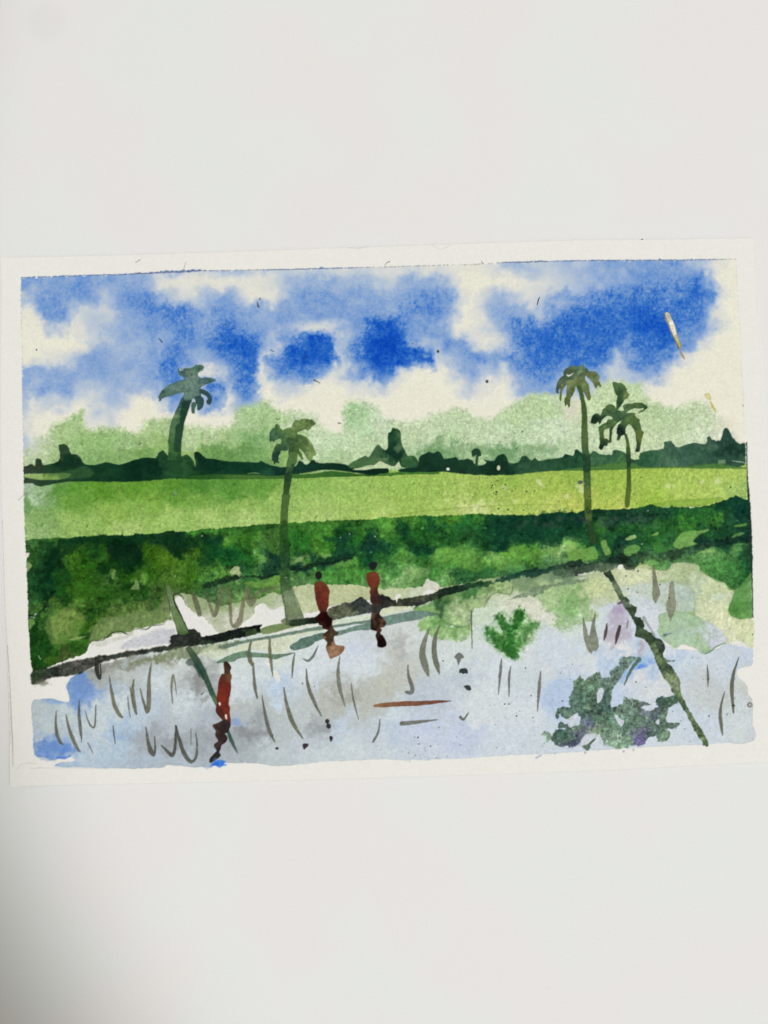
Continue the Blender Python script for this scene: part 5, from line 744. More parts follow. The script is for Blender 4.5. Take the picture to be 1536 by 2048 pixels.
    lay(sdf_poly(Q(*s, "860,1290 915,1290 960,1450 985,1600 990,1865 1010,1865 905,1865 905,1600 890,1420") , 4, .2, .3, 2), [(1251, 872, (64, 88, 46)), (1256, 890, (80, 102, 54)), (1257, 910, (52, 80, 48))], soft=.8, edge=.25, ew=.9, gran=.06, pid=tk)
    lay(sdf_poly(Q(1136, 740, K, "445,600 477,600 482,690 483,800 487,870 480,960 470,1048 437,1050 440,960 452,860 452,720"), 4, .2, .3, 2), [(1256, 905, (58, 84, 48)), (1257, 930, (36, 62, 38)), (1257, 950, (68, 94, 44)), (1257, 980, (84, 106, 48)), (1253, 1005, (90, 108, 46))], soft=.8, edge=.2, ew=1, gran=.06, pid=tk)
    cr = part('crown', P4)
    cc = tune([(1235, 772, (72, 104, 62)), (1250, 775, (66, 96, 58)), (1240, 790, (44, 74, 46)), (1255, 790, (104, 126, 72)), (1240, 805, (34, 62, 40)), (1234, 815, (52, 80, 50)), (1215, 815, (80, 108, 62)), (1208, 825, (66, 94, 58)), (1190, 838, (18, 38, 30)), (1184, 842, (22, 42, 34)), (1200, 842, (36, 62, 42)), (1225, 825, (56, 86, 56)), (1240, 830, (48, 78, 54)), (1255, 812, (84, 114, 74)), (1275, 812, (64, 92, 50)), (1292, 815, (44, 70, 46)), (1268, 830, (78, 104, 60)),
          (1258, 845, (70, 96, 54)), (1272, 845, (62, 88, 50)), (1280, 865, (72, 94, 48)), (1284, 870, (92, 104, 50)), (1275, 895, (22, 42, 32)), (1276, 880, (42, 66, 42)), (1240, 860, (18, 34, 32)), (1238, 872, (24, 42, 36)), (1236, 880, (50, 76, 50)), (1222, 845, (70, 98, 58)), (1205, 855, (76, 104, 60)), (1203, 875, (70, 96, 56)), (1204, 897, (14, 30, 28)), (1212, 885, (62, 84, 46)), (1221, 870, (42, 66, 42)), (1210, 888, (30, 52, 38))], (1, 1, 1), (8, 6, 6))
    lay(sdf_poly(Q(*s, "600,150 690,150 720,178 760,165 820,190 880,240 900,290 935,300 910,350 960,410 980,435 960,470 930,520 880,530 840,590 780,690 720,765 800,787 860,772 830,668 940,622 1020,632 1100,610 1260,615 1360,670 1377,720 1330,750 1280,800 1180,845 1150,850 1200,800 1290,760 1285,725 1200,745 1080,732 980,772 905,820 970,832 1050,825 1115,850 1100,890 1130,930 1210,990 1190,1010 1220,1100 1240,1210 1292,1250 1250,1420 1220,1560 1192,1685 1130,1685 1100,1670 1125,1600 1140,1500 1120,1400 1110,1290 1080,1200 1020,1110 965,1070 920,1120 885,1200 892,1310 850,1310 790,1340 760,1420 720,1447 695,1400 720,1330 690,1280 700,1180 730,1090 775,1060 800,992 700,1060 640,1130 600,1200 585,1350 580,1470 550,1490 510,1490 480,1560 420,1560 400,1600 370,1642 330,1640 300,1600 325,1500 320,1400 310,1250 295,1140 350,1100 400,1070 460,1050 500,980 590,970 600,930 560,910 490,900 430,930 370,980 345,1050 312,1100 300,1060 280,1030 250,1060 200,1080 150,1060 120,1050 130,970 170,880 220,845 270,840 310,860 340,890 365,830 380,760 440,720 470,670 530,637 590,645 650,680 680,740 690,660 690,600 700,520 715,460 660,400 640,320 610,230"), 5, .25, .3, 1), cc, soft=.8, edge=.2, ew=1.0, gran=.08, var=.06, pid=cr, power=5, warp=2.5)
    lay(sdf_poly(Q(*s, "420,1215 470,1190 530,1165 532,1320 525,1435 490,1400 420,1380"), 3, .2, .2, 2), (194, 210, 166), soft=.7)


# ================================================================ REFLECTIONS OF THE PALMS, LEANING POST
def paint_reflections():
    ps = part('painted_post', None, 'green leaning trunk foot beside the white gap')
    lay(sdf_poly(Q(0, 1020, K, "1285,560 1310,600 1335,650 1345,700 1375,760 1400,830 1450,940 1370,955 1345,870 1315,780 1295,700 1275,620"), 5, .5, .5, 2), [(335, 1175, (96, 122, 76)), (342, 1200, (104, 128, 84)), (352, 1230, (88, 116, 66)), (365, 1260, (78, 104, 62))], a=.9, soft=1.0, edge=.12, ew=1.2, gran=.08, pid=ps)
    lay(sdf_stroke(S(0, 1020, K, "1330,660,5 1345,720,6 1380,790,5 1410,850,4 1445,925,3")), (24, 32, 26), a=.85, soft=.8)
    lay(sdf_stroke(S(0, 1020, K, "1330,660,5 1365,645,5 1400,670,4 1430,730,3")), (40, 48, 38), a=.7, soft=.9)
    lay(sdf_stroke(S(0, 1020, K, "1270,600,3 1300,720,4 1330,830,5 1350,880,3")), (60, 76, 50), a=.5, soft=.9)
    # loops of grass reflected in the shallows
    dim = lambda c: tuple(v * .86 for v in c)
    for t, c in [("20,640,16 50,720,20 75,800,18", (98, 104, 76)), ("130,640,8 150,720,11 190,805,17 225,700,15 245,590,9", (118, 118, 90)), ("292,600,10 308,720,12 325,880,11 375,870,24 405,750,16 440,600,14", (124, 120, 94)), ("440,620,18 470,720,22 530,630,14 690,590,8", (118, 122, 92))]:
        q = part('grass_loop', None, None)
        lay(sdf_stroke(S(380, 1020, K, t), 5, .6, .6), dim(c), a=.75, soft=1.3, gran=.08, var=.06, pid=q)
    # left trunk mirrored: long slanting stem
    R1 = part('palm_reflection', None, 'thin green slanting trunk reflection passing behind the lone figure')
    lay(sdf_poly(Q(0, 1290, K, "1430,120 1470,100 1490,120 1520,125 1500,150 1540,170 1540,250 1520,220 1490,160 1450,165 1430,150"), 5, .5, .5, 2), (48, 66, 58), a=.6, soft=1.6, edge=.1, pid=R1)
    lay(sdf_stroke([(378, 1298, 6), (390, 1316, 7), (401, 1334, 6.6), (411, 1354, 5.6), (420, 1376, 5.0), (431, 1402, 4.6), (443, 1425, 3.6), (456, 1462, 3.0), (463, 1480, 3.6), (469, 1494, 2.4), (475, 1505, .8)], 5, .4, .4), [(380, 1300, (78, 92, 70)), (390, 1318, (58, 80, 62)), (405, 1342, (46, 74, 58)), (415, 1368, (52, 80, 62)), (428, 1395, (74, 106, 78)), (457, 1465, (52, 82, 66)), (472, 1502, (70, 90, 84))], a=.95, soft=.9, edge=.18, ew=1.1, gran=.07, pid=R1)
    lay(sdf_stroke([(391, 1332, 4), (402, 1345, 5), (407, 1356, 3)], 5, .4, .4), (36, 60, 54), a=.6, soft=1.4)
    # right: crown and trunk mirrored
    R2 = part('palm_reflection', None, 'large mottled reflection of a palm upside down at lower right')
    tk = part('trunk', R2)
    s = (1210, 1130, 5.533)
    lay(sdf_poly(Q(*s, "-10,90 30,150 70,200 110,290 180,410 225,480 280,560 335,650 350,700 335,740 340,795 430,820 480,880 520,960 560,1060 595,1140 640,1240 710,1320 740,1390 780,1450 830,1530 900,1660 1000,1840 1090,1997 1150,1990 1080,1850 960,1650 865,1470 830,1350 820,1280 770,1170 690,1080 650,1020 640,980 662,930 650,880 620,830 550,800 525,750 430,712 440,650 400,590 330,560 350,510 345,460 300,440 270,430 265,390 210,340 170,250 130,200 100,150 60,60"), 6, .4, .5, 2),
        tune([(1215, 1150, (40, 58, 42)), (1228, 1165, (92, 108, 76)), (1240, 1190, (78, 100, 70)), (1250, 1205, (90, 112, 80)), (1255, 1222, (54, 76, 50)), (1265, 1225, (46, 68, 46)), (1275, 1245, (52, 78, 48)), (1283, 1250, (48, 70, 44)), (1285, 1268, (60, 84, 52)), (1300, 1270, (44, 66, 44)), (1305, 1295, (96, 120, 72)), (1320, 1295, (50, 68, 54)), (1315, 1320, (96, 122, 70)), (1325, 1335, (70, 94, 64)), (1335, 1360, (112, 136, 88)), (1350, 1370, (128, 148, 108)), (1350, 1390, (88, 112, 68)), (1360, 1405, (70, 94, 56)), (1380, 1440, (86, 108, 66)), (1400, 1470, (88, 112, 66)), (1412, 1488, (72, 98, 60))], (1.0, .99, 1.0), (4, 4, 6), .82),
        soft=.9, edge=.2, ew=1.3, gran=.14, var=.16, pid=tk, power=5, warp=3, rag=.55)
    lay(sdf_poly(Q(*s, "410,575 440,570 465,620 500,680 545,750 555,800 530,790 500,720 460,660 430,620"), 4, .3, .3, 2), (150, 160, 160), a=.85, soft=.9, edge=.2, ew=1)
    lay(sdf_poly(Q(*s, "650,1030 690,1045 740,1058 780,1058 735,1068 690,1075 665,1070"), 4, .2, .3, 2), (100, 120, 112), a=.9, soft=.8)
    lay(sdf_stroke(S(*s, "755,1060,5 770,1058,4")), (30, 40, 38), soft=.7)
    cr = part('crown', R2)
    out = (Q(1136, 1290, K, "560,98 540,88 480,84 395,105 385,140 398,150 330,190 320,240 270,258 240,212 215,208 180,230 145,258 130,275 100,262 90,235 70,258 35,275 45,340 20,385 5,400")
           + Q(760, 1290, K, "1455,405 1450,450 1480,478 1420,474 1370,490 1345,545 1360,560 1382,555 1380,520 1430,568 1470,570 1500,530 1522,520 1540,560 1530,612 1470,625 1420,602 1390,583 1370,600 1365,632 1420,640 1350,652 1320,690 1290,665 1258,660 1228,690 1262,708 1242,775 1310,722 1350,765 1400,782 1440,770 1470,785")
           + Q(1136, 1290, K, "20,790 50,780 100,730 140,682 190,690 240,690 265,730 280,765 330,780 390,806 450,790 520,772 575,770 620,712 680,690 688,740 715,748 755,735 780,690 780,662 750,645 800,640 850,630 852,600 815,598 760,602 752,560 758,520 790,470 845,430 830,382 770,402 720,390 685,405 675,440 690,480 640,505 590,500 555,480 600,465 655,458 600,440 520,425 500,415 430,402 420,440 380,465 340,472 328,440 350,345 390,270 440,200 500,132 555,118"))
    notes = [(1270, 1318, (84, 108, 100)), (1240, 1325, (92, 114, 106)), (1250, 1335, (80, 102, 92)), (1220, 1350, (88, 108, 98)), (1215, 1370, (74, 98, 84)), (1205, 1395, (58, 84, 72)), (1210, 1415, (46, 72, 64)), (1190, 1355, (84, 112, 88)), (1175, 1365, (90, 116, 92)), (1160, 1370, (64, 96, 74)), (1150, 1362, (92, 116, 96)), (1185, 1385, (72, 104, 80)), (1165, 1400, (50, 78, 66)), (1150, 1405, (60, 88, 76)), (1180, 1405, (98, 124, 96)), (1170, 1425, (44, 70, 62)), (1145, 1400, (70, 96, 84)),
             (1125, 1420, (66, 92, 78)), (1115, 1428, (58, 80, 70)), (1145, 1428, (76, 102, 86)), (1120, 1445, (60, 84, 76)), (1125, 1465, (36, 66, 56)), (1110, 1470, (48, 76, 66)), (1095, 1468, (96, 120, 102)), (1088, 1480, (120, 142, 124)), (1140, 1475, (62, 88, 72)), (1160, 1450, (84, 108, 88)), (1175, 1445, (78, 84, 112)), (1165, 1465, (72, 76, 100)), (1150, 1485, (48, 62, 78)), (1155, 1492, (92, 80, 140)), (1185, 1455, (112, 134, 104)), (1200, 1440, (68, 98, 76)), (1190, 1465, (110, 132, 100)), (1220, 1440, (62, 90, 72)),
             (1230, 1470, (120, 146, 124)), (1215, 1460, (84, 112, 90)), (1235, 1490, (100, 130, 106)), (1245, 1430, (78, 106, 90)), (1250, 1405, (88, 112, 96)), (1270, 1405, (96, 120, 104)), (1295, 1410, (80, 98, 96)), (1260, 1450, (66, 94, 78)), (1280, 1440, (76, 104, 84)), (1300, 1425, (84, 90, 104)), (1285, 1465, (100, 104, 120)), (1275, 1480, (92, 80, 140)), (1295, 1470, (52, 74, 72)), (1320, 1405, (40, 66, 58)), (1335, 1405, (60, 92, 72)), (1328, 1430, (84, 108, 90)), (1325, 1450, (66, 92, 76)), (1350, 1448, (78, 100, 88)),
             (1330, 1475, (92, 120, 96)), (1310, 1455, (70, 96, 82)), (1255, 1480, (90, 120, 96))]
    notes = tune(notes, (1, 1, 1), (18, 19, 17), .9)
    lay(sdf_poly(out, 6, .6, .9, 1), notes, a=.95, soft=1.1, edge=.10, ew=1.2, gran=.22, var=.14, pid=cr, power=4.5, warp=3.5, rag=.7)
    for q in [Q(1136, 1290, K, "225,440 222,380 232,345 262,330 278,350 270,385 245,440"), Q(1136, 1290, K, "355,545 375,530 395,560 425,575 432,600 410,625 385,600"), Q(1136, 1290, K, "0,570 40,540 70,520 75,560 70,600 30,630 0,620"), Q(1136, 1290, K, "670,590 700,565 702,605 690,612"), Q(1136, 1290, K, "100,780 130,690 190,680 240,690 270,740 270,780 190,800")]:
        lay(sdf_poly(q, 4, .5, .5, 2), (202, 208, 218), soft=1.1, a=.95)
    lay(sdf_stroke(S(1136, 1290, K, "550,112,14 500,165,13 465,230,10 432,308,3")), (88, 112, 104), soft=.9, edge=.15, ew=1, gran=.08, pid=cr)
    lay(sdf_poly(Q(1136, 1290, K, "105,775 150,762 190,725 212,712 205,735 170,770 175,785 150,812 135,800"), 4, .4, .4, 2), (84, 108, 92), a=.95, soft=.9, edge=.15, pid=cr)
    for q in [Q(1136, 1290, K, "0,780 30,770 70,740 100,735 90,765 40,790 10,800"), Q(1136, 1290, K, "510,735 540,690 570,655 600,660 575,720 570,765 530,775"), Q(1136, 1290, K, "580,640 620,580 690,510 700,525 640,590 600,640"), Q(1136, 1290, K, "90,670 130,610 170,560 190,555 170,620 120,670")]:
        lay(sdf_poly(q, 4, .6, .7, 2), (86, 82, 120), a=.3, soft=2.5, rag=1.2)
    # lilac dry-brush dab near the stem
    ld = part('lilac_dab', None, 'faint lilac dry brushed dab left of the slanting trunk')
    lay(sdf_poly(Q(1136, 1020, K, "390,700 430,740 460,800 480,900 500,1000 420,1010 370,1040 300,1010 280,1000 300,880 330,780"), 8, 1, 1, 2), (168, 150, 172), a=.62, soft=6, rag=2, dry=1.6, pid=ld)
    puff(1236, 1225, 14, 18, (156, 140, 176), .5)
    lay(sdf_poly(Q(1136, 1020, K, "320,1060 350,1030 360,1050 330,1085"), 4, .6, .6), (170, 150, 160), a=.5, soft=2)
    lay(sdf_poly(Q(1136, 1020, K, "545,1000 575,1010 590,1060 560,1130 540,1110"), 4, .8, .8), (168, 150, 158), a=.6, soft=2.5, dry=.9)
    lay(sdf_stroke(S(1136, 1020, K, "380,720,6 410,710,12")), (78, 74, 84), a=.8, soft=1)


# ================================================================ PEOPLE
def paint_people():
    s = (600, 1130, 7.68)
    A = part('painted_person', None, 'red robed figure with a black head, left one on the path')
    b = part('robe', A)
    lay(sdf_poly(Q(*s, "222,310 238,265 290,250 350,255 420,320 456,400 446,470 440,560 436,630 415,670 405,715 330,728 305,715 270,640 240,530 225,420"), 5, .25, .3, 2),
        tune([(632, 1168, (104, 56, 24)), (648, 1168, (110, 52, 26)), (632, 1180, (134, 56, 24)), (645, 1180, (96, 32, 16)), (655, 1182, (112, 46, 22)), (634, 1195, (100, 28, 14)), (641, 1195, (70, 16, 10)), (653, 1200, (122, 34, 14)), (638, 1210, (110, 30, 14)), (645, 1212, (96, 24, 12)), (648, 1222, (60, 20, 14))], (.92, .86, .8), (2, 5, 3)), soft=.8, edge=.2, ew=.9, gran=.05, pid=b, rel=.6, gloss=.35)
    h = part('head', A)
    lay(sdf_poly(ell(637, 1150.6, 7.2, 8.4), 4, .3, .3, 1), (12, 18, 20), soft=.8, pid=h, rel=.6, gloss=.3)
    r_ = part('reflection', A)
    lay(sdf_poly(Q(*s, "322,715 408,712 430,770 500,840 492,900 510,960 540,1010 600,1038 560,1085 522,1100 530,1190 560,1235 650,1240 686,1270 660,1330 600,1390 520,1420 460,1440 430,1370 400,1300 400,1240 420,1190 362,1130 347,1085 400,1025 425,1000 350,970 342,935 292,920 280,870 240,830 290,770"), 5, .25, .3, 2),
        [(647, 1228, (44, 14, 12)), (645, 1240, (38, 10, 10)), (660, 1240, (22, 8, 8)), (640, 1245, (58, 18, 14)), (655, 1252, (40, 20, 16)), (663, 1256, (66, 50, 38)), (672, 1267, (72, 58, 44)), (650, 1270, (54, 42, 30)), (660, 1275, (74, 56, 42)), (662, 1282, (58, 44, 34)), (655, 1292, (138, 104, 80)), (668, 1295, (146, 110, 84)), (685, 1297, (132, 96, 70)), (662, 1310, (156, 122, 96))], soft=.8, edge=.18, ew=1.0, gran=.08, var=.05, pid=r_, rel=.4)
    Bp = part('painted_person', None, 'smaller red robed figure, right one on the path')
    b = part('robe', Bp)
    lay(sdf_poly(Q(*s, "1022,200 1030,140 1070,112 1160,105 1208,150 1225,220 1210,310 1190,360 1198,430 1240,480 1247,590 1150,605 1085,580 1080,470 1070,392 1088,372 1040,290"), 5, .25, .3, 2),
        tune([(737, 1152, (108, 44, 22)), (748, 1150, (112, 36, 18)), (756, 1158, (122, 60, 32)), (740, 1165, (116, 40, 20)), (748, 1175, (112, 34, 18)), (745, 1182, (104, 48, 22)), (746, 1195, (84, 24, 14)), (750, 1203, (34, 12, 12)), (758, 1200, (40, 14, 14))], (.92, .86, .8), (2, 5, 4)), soft=.8, edge=.18, ew=.9, gran=.05, pid=b, rel=.6, gloss=.35)
    h = part('head', Bp)
    lay(sdf_poly(Q(380, 1020, K, "1375,415 1390,400 1415,398 1438,405 1430,440 1408,465 1385,450 1376,432"), 4, .2, .25, 2), (14, 20, 26), soft=.8, pid=h, rel=.6, gloss=.3)
    r_ = part('reflection', Bp)
    lay(sdf_poly(Q(*s, "1105,612 1245,605 1250,680 1222,750 1262,800 1292,840 1332,890 1300,950 1230,968 1262,990 1230,1050 1270,1080 1310,1150 1332,1220 1300,1260 1240,1273 1186,1250 1190,1180 1160,1080 1182,1020 1090,992 1092,900 1085,820 1100,730"), 5, .25, .3, 2),
        [(750, 1212, (70, 72, 68)), (757, 1218, (44, 46, 44)), (748, 1228, (86, 68, 52)), (750, 1238, (62, 48, 38)), (762, 1240, (30, 20, 18)), (770, 1248, (98, 70, 54)), (750, 1252, (24, 14, 12)), (755, 1262, (66, 50, 40)), (758, 1275, (40, 28, 26)), (765, 1285, (28, 16, 14)), (760, 1292, (22, 12, 12))], soft=.8, edge=.18, ew=1.0, gran=.09, var=.05, pid=r_, rel=.4)
    s = (400, 1300, 8.533)
    D = part('painted_person', None, 'lone red robed figure wading in the water at lower left')
    b = part('robe', D)
    lay(sdf_poly(Q(*s, "380,402 420,405 500,390 535,420 542,470 522,540 532,640 520,740 497,830 490,930 515,980 510,1060 525,1160 522,1270 480,1315 430,1260 380,1190 350,1160 275,1070 268,1000 282,930 300,900 275,830 300,680 310,570 340,470"), 5, .3, .3, 2),
        tune([(448, 1352, (84, 40, 26)), (458, 1352, (118, 80, 48)), (442, 1362, (96, 26, 16)), (455, 1368, (104, 24, 12)), (440, 1385, (128, 34, 14)), (452, 1390, (112, 24, 10)), (440, 1400, (130, 36, 16)), (452, 1405, (116, 26, 10)), (446, 1412, (110, 26, 12)), (436, 1420, (74, 20, 14)), (455, 1420, (128, 36, 16)), (440, 1430, (80, 22, 14)), (458, 1432, (120, 40, 22)), (450, 1440, (62, 34, 30)), (460, 1445, (74, 42, 36))], (.90, .86, .8), (2, 6, 4)), soft=.8, edge=.2, ew=1.0, gran=.05, var=.03, pid=b, rel=.6, gloss=.35)
    lay(sdf_poly(Q(*s, "315,905 335,892 350,910 350,945 330,942"), 3, .2, .2, 2), (230, 224, 214), soft=.7)
    lay(sdf_poly(Q(*s, "425,1110 450,1095 462,1110 465,1180 445,1180 430,1150"), 3, .2, .2, 2), (226, 212, 205), soft=.7)
    h = part('head', D)
    lay(sdf_poly(Q(*s, "405,210 440,194 475,205 520,260 537,320 512,360 518,405 420,412 415,345 405,280"), 4, .25, .3, 2), [(450, 1326, (34, 27, 25)), (452, 1335, (58, 46, 37)), (458, 1340, (88, 66, 48)), (461, 1335, (46, 34, 29)), (455, 1346, (70, 50, 36))], soft=.8, edge=.25, ew=.9, gran=.08, pid=h)
    r_ = part('reflection', D)
    lay(sdf_poly(Q(*s, "362,1212 430,1190 525,1250 502,1340 470,1410 420,1422 460,1470 472,1520 440,1580 370,1622 352,1700 332,1740 357,1800 310,1850 240,1900 200,1927 158,1900 180,1830 250,1760 282,1712 240,1650 250,1592 312,1552 270,1480 255,1425 270,1385 218,1305 228,1268 290,1250"), 5, .3, .35, 2),
        [(432, 1455, (88, 58, 48)), (445, 1458, (46, 32, 30)), (455, 1458, (36, 26, 26)), (440, 1470, (44, 30, 28)), (450, 1478, (40, 28, 28)), (436, 1492, (58, 42, 40)), (440, 1505, (36, 26, 28)), (430, 1518, (34, 28, 30)), (424, 1522, (40, 34, 34))], soft=.8, edge=.25, ew=1.0, gran=.06, var=.06, pid=r_, rel=.5, gloss=.3)
    lay(sdf_poly(Q(380, 1290, K, "165,925 195,895 230,885 280,890 265,910 290,922 240,930 190,935"), 6, .8, .7, 2), (30, 96, 210), a=.85, soft=2.0, rag=1)
    puff(436, 1528, 22, 8, (90, 140, 215), .45)


# ================================================================ REEDS AND MARKS
def paint_reeds():
    G = (112, 114, 98)
    M = (0, 1290, K); N = (380, 1290, K); O = (760, 1290, K); Pz = (1136, 1290, K); L = (1136, 1020, K)
    marks = [(M, "433,505,3 430,600,10 440,690,14 465,745,12 488,762,4", G), (M, "508,535,4 530,640,12 565,730,16 600,800,12 622,822,3", G), (M, "610,425,4 608,530,12 618,640,14 630,745,4", (104, 108, 104)), (M, "655,505,2 680,590,6 715,635,8 730,600,7 738,465,5", G), (M, "838,230,3 855,340,11 878,460,16 915,530,16 940,555,8", (120, 120, 98)),
             (M, "980,400,4 990,480,5 1002,558,3", G), (M, "998,320,3 1012,400,8 1030,480,10", (120, 120, 98)), (M, "1028,265,5 1018,340,12 1030,450,16 1048,528,9", (118, 118, 96)), (M, "1075,335,4 1100,430,9 1130,515,13 1142,440,20 1145,260,14 1162,140,4", (118, 118, 98)), (M, "1325,445,4 1318,330,9 1330,232,9 1345,290,5 1355,378,3", (128, 130, 112)), (M, "870,620,4 875,690,6 885,758,3", (96, 100, 98)),
             (M, "675,750,4 715,830,3", (110, 114, 112)), (M, "1120,630,4 1135,730,13 1160,815,20 1182,840,14 1192,780,8 1188,705,4", (96, 98, 90)), (M, "1240,770,5 1290,820,13 1325,845,16 1345,780,12 1350,620,7", (84, 86, 80)), (M, "1350,620,8 1375,720,14 1420,840,18 1470,895,14 1512,850,8 1512,750,6 1503,685,3", (92, 94, 86)), (M, "1467,645,4 1467,765,3", (130, 132, 130)),
             (M, "745,110,18 745,200,18 765,255,12 775,220,6 770,150,5", (52, 54, 50)),
             (N, "470,-30,8 455,40,12 460,110,19 478,150,12", (110, 112, 92)), (N, "485,140,8 492,240,11 500,330,13 518,412,5", (112, 114, 98)), (N, "612,-40,9 612,40,13 622,130,13 636,240,4", (116, 118, 92)), (N, "803,65,4 790,150,10 785,255,3", G), (N, "870,105,4 905,122,10 945,85,11 985,5,4", (120, 122, 116)), (N, "893,185,4 905,300,13 945,420,15 1010,545,4", G), (N, "1150,90,4 1137,200,13 1150,330,16 1190,470,4", (124, 126, 116)),
             (N, "1237,295,3 1255,420,8 1295,570,3", (112, 112, 104)), (N, "553,390,3 575,530,12 610,660,16 655,745,4", (104, 106, 98)), (N, "720,325,4 745,460,14 790,600,18 868,718,5", G), (N, "1460,570,4 1445,670,9 1405,742,8", (118, 120, 112)), (N, "45,680,4 55,780,7 35,880,8 5,900,10", (112, 114, 110)),
             (O, "213,155,4 222,250,13 248,330,17 240,365,16 205,362,12", (116, 118, 112)), (O, "380,-132,4 345,-37,18 325,63,26 345,150,30 370,235,9", (124, 128, 112)), (O, "460,-155,4 425,-60,16 415,50,22 435,150,22 455,220,5", (112, 116, 98)), (O, "935,105,4 925,200,13 910,380,3", (120, 120, 116)), (O, "1003,165,4 992,260,10 990,395,3", (116, 116, 110)), (O, "1235,200,3 1222,330,14 1208,510,3", (124, 124, 116)),
             (O, "705,-267,4 703,-130,5 708,28,3", (112, 112, 92)), (O, "165,605,18 280,593,15 440,573,4", (118, 120, 110)), (O, "618,555,12 642,572,9 680,520,4", (108, 110, 98)),
             (Pz, "1072,155,3 1075,240,10 1075,320,3", (112, 112, 108)), (Pz, "1312,95,3 1275,210,12 1258,340,16 1270,520,7", (102, 104, 88)), (Pz, "1203,355,3 1170,500,12 1175,610,15 1188,695,3", (110, 112, 98)), (L, "300,870,4 290,940,14 275,1000,4", (86, 76, 74)), (L, "398,895,13 380,960,16 365,1030,4", (72, 64, 64)), (L, "460,850,4 450,910,4", (130, 118, 118))]
    for z, t, c in marks:
        q = part('reed_stroke')
        c = tuple(v * .93 for v in c)
        lay(sdf_stroke([(x, y, w_ * .9) for x, y, w_ in S(*z, t)], 5, .25, .35), c, a=.93, soft=.8, edge=.2, ew=1.0, gran=.07, var=.04, pid=q, rel=.2)
    for t, c in [("643,430 665,440 690,560 710,645 690,690 670,725 650,690 640,640 645,540", (112, 116, 88)), ("775,560 815,548 822,650 835,745 800,840 785,855 765,800 752,735 762,690 770,640", (130, 130, 106)),
                 ("112,795 130,850 150,920 163,965 178,880 205,778 217,782 212,880 228,960 242,1050 210,1095 195,1085 180,1112 140,1060 118,980 110,900", (112, 116, 90))]:
        q = part('reed_stroke')
        c = tuple(.8 * v + .2 * 108 for v in c)
        sl_d = sdf_poly(Q(*L, t), 4, .3, .4, 2)
        lay((sl_d[0], sl_d[1] + 1.0), c, a=.8, soft=.9, edge=.18, ew=1.1, gran=.08, var=.05, pid=q)
    q = part('painted_branch', None, 'long thin brown brush stroke floating on the water')
    lay(sdf_stroke([(749.5, 1411.5, 2.6), (765, 1410, 4.0), (800, 1408, 4.8), (840, 1406.5, 4.6), (870, 1404, 3.2), (902, 1402, .7)], 5, .25, .4), [(755, 1410, (134, 96, 66)), (790, 1408, (124, 86, 60)), (830, 1407, (118, 76, 58)), (890, 1403, (112, 66, 52))], a=.95, soft=.8, edge=.22, ew=1, gran=.06, var=.05, pid=q)
    for pts, c, t in [(Q(*O, "570,90 605,58 635,75 648,100 625,103 605,157 590,110"), (104, 108, 104), 'grey arrow shaped blot'), (Q(*O, "610,215 612,190 635,180 668,182 674,220 655,215 640,224 625,214"), (26, 36, 38), 'black blot under the grey arrow shape'), (Q(*O, "642,318 665,308 690,315 700,345 678,349 660,340 655,330"), (30, 42, 42), 'lowest black blot of the column right of centre'),
                      (Q(*N, "1040,575 1060,568 1072,585 1062,600 1078,610 1080,635 1060,642 1045,625 1052,605 1040,595"), (22, 20, 26), 'pair of joined black blots'), (Q(*N, "1070,705 1085,698 1098,712 1088,738 1078,740"), (24, 22, 28), 'small black blot below the joined pair'), (Q(*N, "865,765 880,755 905,758 910,772 890,790 878,803 868,785"), (44, 26, 36), 'maroon black blot near the bottom edge'), (Q(*N, "655,790 665,784 680,790 675,800 660,802"), (26, 22, 30), 'tiny black blot near the bottom edge')]:
        q = part('paint_blot', None, t)
        lay(sdf_poly(pts, 4, .15, .25, 2), c, soft=.8, edge=.1, gran=.05, pid=q, rel=.8, gloss=.5)
    # green plant at the water's edge
    q = part('painted_shrub', None, 'bright green shrub bleeding into the wet paper')
    lay(sdf_poly(Q(760, 1020, K, "810,930 840,900 880,895 920,930 905,860 905,810 950,800 990,860 1030,800 1080,755 1110,760 1125,800 1110,840 1160,830 1215,870 1205,930 1180,990 1120,1050 1085,1090 1060,1110 1090,1140 1000,1142 955,1105 950,1075 890,1040 835,990"), 14, 1.6, 1.4, 2),
        [(980, 1265, (120, 168, 108)), (990, 1255, (140, 182, 125)), (1000, 1240, (110, 160, 96)), (1030, 1230, (120, 168, 104)), (1045, 1225, (110, 160, 96)), (1030, 1255, (96, 150, 84)), (1060, 1250, (120, 168, 106)), (1072, 1255, (150, 188, 136)), (1060, 1278, (165, 196, 150)), (1010, 1275, (120, 168, 104)), (1025, 1300, (96, 150, 84)), (1045, 1315, (165, 196, 148))],
        a=.92, soft=9.0, rag=1.6, gran=.12, var=.05, pid=q, power=4, warp=4)
    for t, c, a in [([(1043, 1222, 5), (1036, 1236, 7), (1028, 1255, 8), (1022, 1275, 7), (1022, 1300, 8), (1026, 1312, 7)], (40, 98, 38), .9), ([(997, 1236, 5), (1005, 1248, 8), (1016, 1262, 8), (1022, 1280, 6)], (42, 100, 42), .85),
                    ([(978, 1262, 6), (988, 1275, 8), (1004, 1288, 8), (1018, 1300, 7)], (48, 106, 44), .85), ([(1068, 1248, 4), (1054, 1260, 6), (1042, 1278, 6), (1032, 1296, 6)], (64, 122, 56), .7), ([(1024, 1250, 5), (1024, 1264, 6)], (22, 66, 30), .7), ([(984, 1262, 3), (988, 1268, 4)], (46, 104, 46), .5)]:
        lay(sdf_stroke([(x, y, w_ * 1.2) for x, y, w_ in t], 14, 1.4, 1.4), c, a=a * .92, soft=5.2, rag=1.6, gran=.14, var=.12, pid=q)
